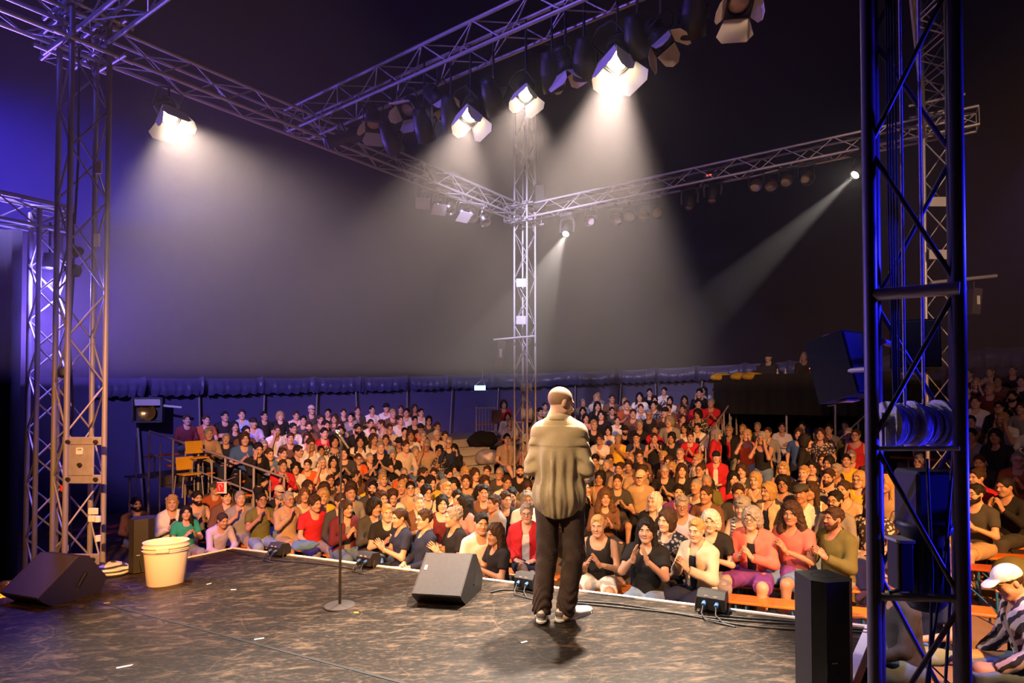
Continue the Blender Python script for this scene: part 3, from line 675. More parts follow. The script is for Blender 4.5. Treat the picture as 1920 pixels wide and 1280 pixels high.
def field(prims, h, post=None, pad=0.02):
    lo = np.full(3, 9.0); hi = np.full(3, -9.0)
    for p in prims:
        if p[0] != 'minus':
            a, b = _bounds(p); lo = np.minimum(lo, a); hi = np.maximum(hi, b)
    lo = lo - pad - h; n = np.ceil((hi + pad + h - lo) / h).astype(int) + 1
    gx, gy, gz = [lo[i] + h * np.arange(n[i]) for i in range(3)]
    D = np.full(n, 0.5, dtype=np.float64)
    for p in prims:
        neg = p[0] == 'minus'; q = p[1] if neg else p
        a, b = _bounds(q); k = q[5]; m = k * 1.2 + 2.5 * h + 0.012
        i0 = np.maximum(0, np.floor((a - m - lo) / h).astype(int)); i1 = np.minimum(n, np.ceil((b + m - lo) / h).astype(int) + 1)
        if np.any(i1 <= i0): continue
        sl = tuple(slice(i0[i], i1[i]) for i in range(3))
        X = gx[sl[0]][:, None, None]; Y = gy[sl[1]][None, :, None]; Z = gz[sl[2]][None, None, :]
        d = _dist(q, X, Y, Z); A = D[sl]
        if neg:
            hh = np.clip(0.5 - 0.5 * (d + A) / k, 0, 1); D[sl] = A * (1 - hh) - d * hh + k * hh * (1 - hh)
        else:
            hh = np.clip(0.5 + 0.5 * (d - A) / k, 0, 1); D[sl] = d * (1 - hh) + A * hh - k * hh * (1 - hh)
    if post is not None: D = post(D, gx[:, None, None], gy[None, :, None], gz[None, None, :])
    return D, lo
def nets(D, lo, h):
    S = D < 0; nx, ny, nz = D.shape; cs = np.array([nx - 1, ny - 1, nz - 1]); NC = int(cs.prod())
    acc = np.zeros((3, NC)); cnt = np.zeros(NC); edges = []
    for ax in range(3):
        s0 = [slice(None)] * 3; s1 = [slice(None)] * 3; s0[ax] = slice(0, -1); s1[ax] = slice(1, None); s0, s1 = tuple(s0), tuple(s1)
        idx = np.argwhere(S[s0] != S[s1])
        if len(idx) == 0: continue
        j = idx.copy(); j[:, ax] += 1
        d0 = D[tuple(idx.T)]; d1 = D[tuple(j.T)]; t = d0 / (d0 - d1); P = idx.astype(float); P[:, ax] += t
        u, w = (ax + 1) % 3, (ax + 2) % 3; quad = []; ok = np.ones(len(idx), bool)
        for du, dw in ((-1, -1), (0, -1), (0, 0), (-1, 0)):
            c = idx.copy(); c[:, u] += du; c[:, w] += dw
            v = np.all((c >= 0) & (c < cs), axis=1); ok &= v
            f = (c[:, 0] * cs[1] + c[:, 1]) * cs[2] + c[:, 2]; f[~v] = 0; quad.append(f)
            fv = f[v]
            for a in range(3): acc[a] += np.bincount(fv, P[v, a], NC)
            cnt += np.bincount(fv, None, NC)
        q = np.stack(quad, 1)[ok]; ins = S[s0][tuple(idx[ok].T)]; q[~ins] = q[~ins][:, ::-1]; edges.append(q)
    used = np.nonzero(cnt)[0]; mp = np.full(NC, -1); mp[used] = np.arange(len(used))
    verts = (acc[:, used] / cnt[used]).T * h + lo
    return verts, mp[np.concatenate(edges)]
def solid(prims, h, post=None, relax=1):
    D, lo = field(prims, h, post); v, f = nets(D, lo, h)
    for _ in range(relax):                       # one Laplacian pass takes the grid stair out
        s = np.zeros_like(v); c = np.zeros(len(v))
        for a, b in ((0, 1), (1, 2), (2, 3), (3, 0)):
            for i in range(3): s[:, i] += np.bincount(f[:, a], v[f[:, b], i], len(v)) + np.bincount(f[:, b], v[f[:, a], i], len(v))
            c += np.bincount(f[:, a], None, len(v)) + np.bincount(f[:, b], None, len(v))
        v = 0.45 * v + 0.55 * s / np.maximum(c, 1)[:, None]
    return v, f
def npmesh(name, v, f, mi=None, mats=()):
    me = bpy.data.meshes.new(name); nf = len(f)
    me.vertices.add(len(v)); me.vertices.foreach_set('co', np.ascontiguousarray(v, dtype=np.float32).ravel())
    me.loops.add(nf * 4); me.loops.foreach_set('vertex_index', np.ascontiguousarray(f, dtype=np.int32).ravel())
    me.polygons.add(nf); me.polygons.foreach_set('loop_start', np.arange(0, nf * 4, 4, dtype=np.int32))
    me.polygons.foreach_set('use_smooth', np.ones(nf, dtype=bool))
    for m in mats: me.materials.append(m)
    if mi is not None: me.polygons.foreach_set('material_index', np.ascontiguousarray(mi, dtype=np.int32))
    me.update(calc_edges=True); me.validate(); return me
def join(parts):                                 # list of (v, f, mi)
    v = []; f = []; m = []; k = 0
    for a, b, c in parts: v.append(a); f.append(b + k); m.append(c); k += len(a)
    return np.concatenate(v), np.concatenate(f), np.concatenate(m)
def rotx(a): c, s = math.cos(a), math.sin(a); return np.array([[1, 0, 0], [0, c, -s], [0, s, c]])
def roty(a): c, s = math.cos(a), math.sin(a); return np.array([[c, 0, s], [0, 1, 0], [-s, 0, c]])
def rotz(a): c, s = math.cos(a), math.sin(a); return np.array([[c, -s, 0], [s, c, 0], [0, 0, 1]])

# head, facing +Y, origin between the ears
def head_prims():
    P = [el((0, -.014, .030), (.074, .095, .085), k=.03), el((0, .030, -.030), (.061, .062, .085), k=.04), rc((0, .045, -.075), (0, .072, -.100), .034, .020, k=.035),
         rc((.045, .02, -.06), (.02, .07, -.098), .024, .016, k=.03), rc((-.045, .02, -.06), (-.02, .07, -.098), .024, .016, k=.03),
         el((.040, .062, -.030), (.024, .022, .024), k=.03), el((-.040, .062, -.030), (.024, .022, .024), k=.03), el((0, .082, .026), (.046, .013, .010), k=.02),
         minus(el((.031, .104, .004), (.018, .020, .012), k=.012)), minus(el((-.031, .104, .004), (.018, .020, .012), k=.012)),
         el((.031, .077, .004), (.014, .0135, .0105), k=.004), el((-.031, .077, .004), (.014, .0135, .0105), k=.004),
         rc((0, .090, .010), (0, .112, -.024), .007, .0115, k=.012), el((.011, .100, -.029), (.008, .009, .007), k=.008), el((-.011, .100, -.029), (.008, .009, .007), k=.008),
         el((0, .088, -.0565), (.025, .010, .0045), k=.008), el((0, .088, -.0655), (.021, .010, .0050), k=.008),
         el((.077, -.010, -.004), (.009, .020, .032), k=.008), el((-.077, -.010, -.004), (.009, .020, .032), k=.008),
         rc((0, -.012, -.05), (0, -.030, -.165), .054, .056, k=.03)]
    return P
def face_mats(v, f):
    c = v[f].mean(1); ax = np.abs(c[:, 0]); mi = np.zeros(len(f), int)
    fr = c[:, 1] > .055
    mi[fr & (ax < .025) & (np.abs(c[:, 2] + .061 - 6 * c[:, 0] ** 2) < .0065 - 4 * c[:, 0] ** 2) & (c[:, 1] > .07)] = 1
    e = fr & (((ax - .031) / .0125) ** 2 + ((c[:, 2] - .004) / .0065) ** 2 < 1); mi[e] = 2
    mi[fr & ((ax - .031) ** 2 + (c[:, 2] - .004) ** 2 < .0052 ** 2)] = 3
    mi[fr & (np.abs(ax - .033) < .018) & (np.abs(c[:, 2] - (.028 - (ax - .03) ** 2 * 14)) < .0045)] = 4
    return mi
HEAD_V, HEAD_F = solid(head_prims(), .0054); HEAD_M = face_mats(HEAD_V, HEAD_F)

# hand: wrist at origin, fingers +Z, palm faces +Y, thumb on +X (left hand mirrored)
def hand_mesh(curl, h=.0053, spread=1.0):
    P = [el((0, 0, .048), (.040, .0155, .052), k=.02), rc((0, 0, -.03), (0, 0, .02), .026, .027, k=.02)]
    for i, (x, L, s) in enumerate(((.029, .070, .10), (.010, .079, .03), (-.010, .074, -.04), (-.028, .058, -.13))):
        a = curl * (1 + .12 * i); b0 = V(x, 0, .088 - .006 * (i == 3) - .003 * (i == 0)); d1 = V(s * spread, math.sin(a), math.cos(a)); d2 = V(s * spread * .6, math.sin(2 * a), math.cos(2 * a)); d3 = V(0, math.sin(2.7 * a), math.cos(2.7 * a))
        p1 = b0 + d1 * L * .48; p2 = p1 + d2 * L * .30; p3 = p2 + d3 * L * .22
        P += [rc(b0 - d1 * .02, p1, .0095, .0085, k=.006), rc(p1, p2, .0085, .0078, k=.004), rc(p2, p3, .0078, .0066, k=.004)]
    P += [rc((.022, .004, .016), (.052, .012, .056), .014, .0105, k=.012), rc((.052, .012, .056), (.062, .020, .088), .0100, .0078, k=.004)]
    return solid(P, h)
HANDS = {c: hand_mesh(c, spread=1.4 if c < .2 else 1.0) for c in (0.14, 0.45)}
def place_hand(curl, W, d, n, side):             # side +1 right hand, -1 left hand
    v, f = HANDS[curl]; d = d / np.linalg.norm(d); n = n - d * (n @ d); n = n / np.linalg.norm(n)
    s = np.cross(d, n) * (1 if side > 0 else -1)
    vv = W + v[:, :1] * s + v[:, 1:2] * n + v[:, 2:] * d
    det = np.dot(s, np.cross(n, d)); return vv, (f if det > 0 else f[:, ::-1])

# poses: elbow, wrist, finger direction, palm normal for the right side (x mirrored for the left) relative to the pelvis
ARMS = {
    'c': ((.235, .10, .215), (.060, .29, .335), (-.28, .42, .85), (-1, .05, -.1), .14),
    'C': ((.240, .09, .205), (.085, .27, .31), (-.35, .55, .70), (-1, .1, -.05), .14),
    'h': ((.225, .15, .265), (.070, .245, .44), (-.20, .18, .95), (-1, .1, 0), .14),
    'r': ((.235, .02, .205), (.105, .24, .125), (-.75, .62, -.15), (-.1, -.2, -1), .45),
    'k': ((.240, .10, .21), (.145, .33, .115), (-.15, .95, -.25), (0, -.15, -1), .14),
    'f': ((.185, .20, .31), (.088, .130, .545), (-.05, -.05, 1), (-1, -.25, 0), .14),
    'w': ((.215, .20, .26), (.055, .36, .20), (-.5, .8, -.2), (-1, 0, -.2), .45),
    'd': ((.245, -.04, .20), (.235, .06, -.04), (0, .15, -1), (-1, 0, 0), .45),
}
def arm(side, kind):
    e, w, d, n, c = ARMS[kind]; m = V(side, 1, 1); return V(*e) * m, V(*w) * m, V(*d) * m, V(*n) * m, c
def pose(arms='cc', lean=0, yaw=0, pitch=0, roll=0, stand=False, legs='a', cross=False, scale=1.0):
    return dict(arms=arms, lean=lean, yaw=yaw, pitch=pitch, roll=roll, stand=stand, legs=legs, cross=cross)
def skeleton(p):
    hz = .93 if p['stand'] else .53; O = V(0, 0, hz); L = rotx(-math.radians(p['lean']))
    T = lambda q: O + L @ np.array(q, float)
    HR = L @ rotz(math.radians(p['yaw'])) @ roty(math.radians(p['roll'])) @ rotx(-math.radians(p['pitch']))
    H = T((0, .018, .69)) + HR @ V(0, .008, 0)
    A = {}; shx = p.get('shx', .172)
    for i, sd in enumerate((-1, 1)):
        if p['cross']:
            e = V(sd * .245, .10, .225); w = V(-sd * .055, .205 + .02 * sd, .235 + .03 * sd); d = V(-sd * .95, -.05, .12); n = V(0, -1, 0); c = .14
        else: e, w, d, n, c = arm(sd, p['arms'][i])
        A[sd] = (T((sd * shx, -.012, .462)), T(e), T(w), L @ d, L @ n, c)
    if p['stand']:
        K = {s: V(s * .098, .025, .49) for s in (-1, 1)}; N = {s: V(s * .105, -.02, .085) for s in (-1, 1)}; FT = {s: V(s * .135, .16, .035) for s in (-1, 1)}
        if 'feet' in p: N, FT, K = p['feet']
    elif p['legs'] == 'a':
        K = {s: V(s * .125, .43, .525) for s in (-1, 1)}; N = {s: V(s * .12, .45, .09) for s in (-1, 1)}; FT = {s: V(s * .14, .63, .035) for s in (-1, 1)}
    elif p['legs'] == 'w':
        K = {s: V(s * .20, .41, .525) for s in (-1, 1)}; N = {s: V(s * .17, .42, .09) for s in (-1, 1)}; FT = {s: V(s * .22, .60, .035) for s in (-1, 1)}
    else:
        K = {-1: V(-.10, .43, .525), 1: V(.01, .45, .62)}; N = {-1: V(-.09, .45, .09), 1: V(-.16, .55, .28)}; FT = {-1: V(-.10, .63, .035), 1: V(-.20, .72, .22)}
    HP = {s: O + V(s * .092, 0, -.005) for s in (-1, 1)}
    return dict(O=O, shx=shx, L=L, T=T, H=H, HR=HR, A=A, HP=HP, K=K, N=N, FT=FT)
def torso(S, g=0.0, k=.05, belly=0.0):
    T, L = S['T'], S['L']; lst = L.tolist(); sw = S['shx'] / .172
    return [el(T((0, -.010, .03)), (.165, .120 + .3 * belly, .135), lst, k, grow=g), el(T((0, .005 + belly, .18)), (.138 + belly * .4, .102 + belly, .15), lst, k, grow=g), el(T((0, .004, .355)), (.160 * sw, .112, .165), lst, k, grow=g),
            rc(T((-.138 * sw, -.012, .462)), T((.138 * sw, -.012, .462)), .054, .054, k, grow=g), rc(T((-.10, -.016, .485)), T((0, -.012, .545)), .042, .046, k, grow=g), rc(T((.10, -.016, .485)), T((0, -.012, .545)), .042, .046, k, grow=g)]
def legs(S, g=0.0, k=.03, thigh_cut=None, calf=True, loose=0.0):
    P = []
    for s in (-1, 1):
        a, b, c = S['HP'][s], S['K'][s], S['N'][s]; cut = None
        if thigh_cut:
            q = a + (b - a) * thigh_cut; n = (b - a) / np.linalg.norm(b - a); cut = (q, n)
        P.append(rc(a, b, .086, .060 + loose, k, cut, g))
        if calf:
            n = (c - b) / np.linalg.norm(c - b); q = c + n * .005
            P.append(rc(b, c, .056 + loose, .038 + loose * 1.2, k, (q, n) if g else None, g))
    return P
def arms_p(S, g=0.0, k=.03, upto=2.0, loose=0.0):
    P = []
    for s in (-1, 1):
        a, b, c = S['A'][s][:3]; cut = None
        if upto < 1: n = (b - a) / np.linalg.norm(b - a); cut = (a + (b - a) * upto, n)
        P.append(rc(a, b, .048, .038 + (loose if upto < 1 else 0), k, cut, g))
        if upto > 1:
            q = c - (c - b) * (2.0 - upto); n = (c - b) / np.linalg.norm(c - b); P.append(rc(b, c, .039, .027, k, (q, n) if g else None, g))
    return P
def make_body(p, h=.014, feet=True):
    S = skeleton(p); P = torso(S) + arms_p(S) + legs(S)
    P.append(rc(S['T']((0, -.008, .50)), S['H'] + S['HR'] @ V(0, -.018, -.07), .056, .053, .04))
    if feet: P += [rc(S['N'][s] - V(0, .03, .035), S['FT'][s], .040, .030, .03) for s in (-1, 1)]
    v, f = solid(P, h); parts = [(v, f, np.zeros(len(f), int))]
    parts.append((S['H'] + HEAD_V @ S['HR'].T, HEAD_F, HEAD_M))
    for s in (-1, 1):
        a, b, w, d, n, c = S['A'][s]; hv, hf = place_hand(c, w, d, n, s); parts.append((hv, hf, np.zeros(len(hf), int)))
    return join(parts) + (S,)
def wrinkles(amp, fq=1.0):
    def post(D, X, Y, Z):
        return D + amp * (np.sin(34 * fq * X + 21 * fq * Z + 4 * np.sin(17 * Y)) * np.sin(29 * fq * Z - 13 * fq * X + 5 * np.sin(11 * Y)) + .6 * np.sin(55 * fq * Z + 30 * X + 20 * Y))
    return post
def make_top(S, kind, h=.0115, amp=.0022, hem=-.045, stand=False):
    g = {'t': .015, 'l': .016, 'k': .011, 'j': .027, 'h': .026}[kind]
    P = torso(S, g)
    if kind == 't': P += arms_p(S, .016, upto=.62, loose=.012)
    elif kind in 'ljh': P += arms_p(S, {'l': .013, 'j': .022, 'h': .024}[kind], upto=1.93)
    T, L = S['T'], S['L']
    nb = S['H'] + S['HR'] @ V(0, -.01, -.10)
    if kind == 'k':
        P.append(minus(rc(T((0, .02, .45)), T((0, .05, .62)), .095, .12, .01)))
        for s in (-1, 1): P.append(minus(rc(T((s * .165, 0, .36)), T((s * .215, 0, .56)), .055, .075, .012)))
    else:
        P.append(minus(rc(T((0, .055, .475 if kind != 'l' else .49)), T((0, .05, .66)), .060, .085, .01)))
        P.append(minus(rc(T((0, .0, .525)), T((0, .0, .66)), .066, .08, .01)))
    if kind == 'h':
        P = [p for p in P]; P += [rc(T((.085, .03, .50)), T((0, -.075, .53)), .030, .040, .03), rc(T((-.085, .03, .50)), T((0, -.075, .53)), .030, .040, .03)]
    if kind == 'j': P.append(minus(el(T((0, .17, .22)), (.052, .16, .40), L.tolist(), .012)))
    wr = wrinkles(amp); up = L @ V(0, 0, 1); o = S['O'] + up * hem
    def post(D, X, Y, Z):
        D = wr(D, X, Y, Z); return np.maximum(D, -((X - o[0]) * up[0] + (Y - o[1]) * up[1] + (Z - o[2]) * up[2]))
    return solid(P, h, post)
def make_bottom(S, kind, h=.0125):
    T, L = S['T'], S['L']; base = [el(T((0, -.010, .02)), (.165, .122, .125), None, .05, grow=.010)]
    if kind == 'trousers': P = base + legs(S, .014, .04, loose=.008)
    elif kind == 'shorts': P = base + legs(S, .020, .04, thigh_cut=.86, calf=False, loose=.014)
    else: P = base + legs(S, .022, .16, thigh_cut=.92, calf=False, loose=.02)
    wr = wrinkles(.002); up = L @ V(0, 0, 1); o = S['O'] + up * .115
    return solid(P, h, lambda D, X, Y, Z: np.maximum(wr(D, X, Y, Z), (X - o[0]) * up[0] + (Y - o[1]) * up[1] + (Z - o[2]) * up[2]))
def make_shoe(S, s, h=.009):
    a = S['N'][s] - V(0, .035, .03); b = S['FT'][s]
    return solid([rc(a, b, .047, .040, .03), rc(S['N'][s] - V(0, .005, .04), S['N'][s] + V(0, .0, .01), .046, .044, .03), rc(a + V(0, -.01, -.02), b + V(0, .015, -.008), .030, .030, .02)], h,
                 lambda D, X, Y, Z: np.maximum(D, -(Z - 0.002) if not s == 9 else D))

# hair, hats, glasses, beards: head space
def strands(amp, fq):
    return lambda D, X, Y, Z: D + amp * np.sin(fq * np.arctan2(X, Y + .35) * 5 + 6 * np.sin(18 * Z)) * np.sin(22 * Z + 9 * X)
def tufts(seed, n, g, r0=.016, r1=.026, zmin=-.02):
    rr = random.Random(seed); out = []
    while len(out) < n:
        u = Vector((rr.gauss(0, 1), rr.gauss(-.25, 1), rr.gauss(.35, 1))).normalized(); q = (u.x * (.074 + g), u.y * (.095 + g) - .016, u.z * (.085 + g) + .032)
        if q[2] < zmin or (q[1] > .02 and q[2] < .075): continue
        t = Vector((rr.gauss(0, 1), rr.gauss(0, 1), rr.gauss(-.4, .6))); t = (t - u * t.dot(u)).normalized() * rr.uniform(.018, .036); r = rr.uniform(r0, r1)
        out.append(rc((q[0] - t.x, q[1] - t.y, q[2] - t.z), (q[0] + t.x, q[1] + t.y, q[2] + t.z), r * .75, r * .35, k=.010))
    return out
def make_hair(st, h=.0065):
    cr = lambda g: el((0, -.016, .032), (.074, .095, .085), k=.02, grow=g)
    face = minus(el((0, .098, -.030), (.068, .066, .112), k=.012)); post = strands(.0016, 14)
    if st == 's': return solid([cr(.010), el((-.012, .046, .094), (.050, .046, .020), k=.02)] + tufts(3, 34, .008, .012, .018) + [face, minus(rc((-.2, .03, -.115), (.2, .03, -.115), .09, .09, .01)), minus(rc((-.2, -.1, -.14), (.2, -.1, -.14), .075, .075, .01))] +
                               [minus(el((s * .085, .005, -.012), (.022, .026, .035), k=.006)) for s in (-1, 1)], h, post)
    if st == '0':      # flat under a hat
        return solid([cr(.006), face, minus(rc((-.2, .03, -.115), (.2, .03, -.115), .09, .09, .01)), minus(rc((-.2, -.1, -.14), (.2, -.1, -.14), .075, .075, .01))] + [minus(el((s * .085, .005, -.012), (.022, .026, .035), k=.006)) for s in (-1, 1)], h, post)
    if st == 'S':      # fuller short hair
        return solid([cr(.018), el((.014, .048, .100), (.058, .046, .026), k=.02)] + tufts(4, 38, .018, .016, .024) + [face, minus(rc((-.2, .04, -.12), (.2, .04, -.12), .09, .09, .01)), minus(rc((-.2, -.1, -.15), (.2, -.1, -.15), .07, .07, .01))], h, strands(.003, 17))
    if st == 'f':      # ring of hair round a bald crown
        return solid([cr(.010), minus(el((0, .03, .10), (.085, .13, .075), k=.01)), face, minus(rc((-.2, -.06, -.15), (.2, -.06, -.15), .085, .085, .01))] + [minus(el((s * .085, .005, -.012), (.022, .026, .035), k=.006)) for s in (-1, 1)], h, post)
    if st == 'z':      # shaved stubble
        return solid([cr(.0035), minus(el((0, .105, -.03), (.075, .075, .105), k=.012)), minus(rc((-.2, .0, -.135), (.2, .0, -.135), .085, .085, .01))] + [minus(el((s * .085, .0, -.008), (.024, .026, .036), k=.006)) for s in (-1, 1)], h)
    if st == 'b':      # bob to the chin
        return solid([cr(.022), el((.058, -.01, -.045), (.034, .062, .085), k=.03), el((-.058, -.01, -.045), (.034, .062, .085), k=.03), el((0, -.07, -.045), (.075, .045, .085), k=.04), el((.016, .055, .088), (.050, .04, .022), k=.02)] + tufts(5, 22, .018) + [
                      minus(el((0, .088, -.050), (.057, .074, .126), k=.012))], h, strands(.0035, 16))
    if st == 'l':      # long over the shoulders
        return solid([cr(.019), rc((.068, -.015, .02), (.098, .01, -.25), .036, .040, .03), rc((-.068, -.015, .02), (-.098, .01, -.25), .036, .040, .03), rc((0, -.075, .0), (0, -.085, -.28), .070, .085, .05), el((-.018, .05, .09), (.045, .04, .020), k=.02)] + tufts(6, 16, .015) + [
                      minus(el((.004, .088, -.050), (.054, .076, .124), k=.012))], h, strands(.0045, 15))
    if st == 'c':      # curls
        return solid([cr(.034), el((.070, -.02, -.03), (.05, .07, .09), k=.03), el((-.070, -.02, -.03), (.05, .07, .09), k=.03), el((0, -.08, -.05), (.09, .06, .11), k=.04), el((0, .05, .10), (.065, .045, .035), k=.02),
                      minus(el((0, .098, -.045), (.060, .074, .116), k=.012))], h, lambda D, X, Y, Z: D + .008 * np.sin(95 * X + 3 * np.sin(40 * Z)) * np.sin(90 * Y + 1.3) * np.sin(88 * Z))
    if st == 'C':      # long curls
        return solid([cr(.030), rc((.075, -.015, .02), (.115, .01, -.20), .045, .055, .03), rc((-.075, -.015, .02), (-.115, .01, -.20), .045, .055, .03), rc((0, -.08, .0), (0, -.09, -.22), .080, .10, .05), el((0, .05, .095), (.06, .045, .03), k=.02),
                      minus(el((0, .098, -.045), (.057, .076, .116), k=.012))], h, lambda D, X, Y, Z: D + .009 * np.sin(85 * X + 3 * np.sin(40 * Z)) * np.sin(80 * Y + 1.3) * np.sin(60 * Z))
    if st == 'u':      # tied back with a tail
        return solid([cr(.012), rc((0, -.105, .03), (0, -.155, -.14), .030, .018, .02), el((0, -.112, .035), (.03, .03, .03), k=.015), el((0, .045, .094), (.05, .04, .018), k=.02), face, minus(rc((-.2, .03, -.115), (.2, .03, -.115), .09, .09, .01)),
                      minus(rc((-.2, -.08, -.15), (.2, -.08, -.15), .06, .06, .01))] + [minus(el((s * .085, .005, -.012), (.022, .026, .035), k=.006)) for s in (-1, 1)], h, post)
def make_hat(st, h=.006):
    flo = lambda z: (lambda D, X, Y, Z: np.maximum(D, -(Z - z - 0 * X)))
    if st == 'cap': return solid([el((0, -.014, .045), (.090, .112, .092), k=.01), el((0, .122, .050), (.068, .075, .012), rotx(-.18).tolist(), .012)], h, lambda D, X, Y, Z: np.maximum(D, -(Z - .038 - .12 * (Y < 0) * Y)))
    if st == 'flat': return solid([el((0, .0, .074), (.096, .126, .052), rotx(-.10).tolist(), .01), el((0, .105, .048), (.060, .035, .010), rotx(-.25).tolist(), .01)], h, flo(.036))
    if st == 'hat': return solid([el((0, -.012, .085), (.093, .114, .078), k=.01), el((0, -.01, .052), (.150, .170, .010), k=.02)], h, flo(.030))
    if st == 'beanie': return solid([el((0, -.014, .045), (.090, .111, .096), k=.01), el((0, -.012, .040), (.095, .116, .022), k=.006)], h, flo(.020))
    if st == 'band': return solid([el((0, -.012, .045), (.093, .114, .098), k=.01)], h, lambda D, X, Y, Z: np.maximum(np.maximum(D, -(Z - .035 + .25 * Y)), (Z - .085 + .25 * Y)))
def make_beard(h=.005):
    P = [p if p[0] == 'minus' else p[:7] + (p[7] + .0055,) for p in head_prims()[:6]]
    def post(D, X, Y, Z):
        D = np.maximum(D, Z + .034 + .012 * np.sin(60 * X) * 0 - .45 * np.maximum(0, .045 - Y)); D = np.maximum(D, -(Y - .005)); D = np.maximum(D, -(Z + .128))
        mouth = np.sqrt((X / .024) ** 2 + ((Z + .061) / .0105) ** 2) - 1
        nose = np.sqrt((X / .020) ** 2 + ((Z + .022) / .024) ** 2) - 1
        return np.maximum(np.maximum(D, -.012 * mouth), -.012 * nose)
    return solid(P, h, post)
def glasses_mesh():
    b = MB()
    for s in (-1, 1):
        b.tube([(s * .033 + .0215 * math.cos(t), .104, .003 + .0175 * math.sin(t)) for t in np.linspace(0, 2 * math.pi, 13)[:-1]], .0022, 5, closed=True)
        b.tube([(s * .0545, .103, .008), (s * .078, .05, .010), (s * .082, -.01, .008)], .002, 4)
    b.tube([(-.0115, .105, .007), (.0115, .105, .007)], .002, 4); return b.mesh('glasses')
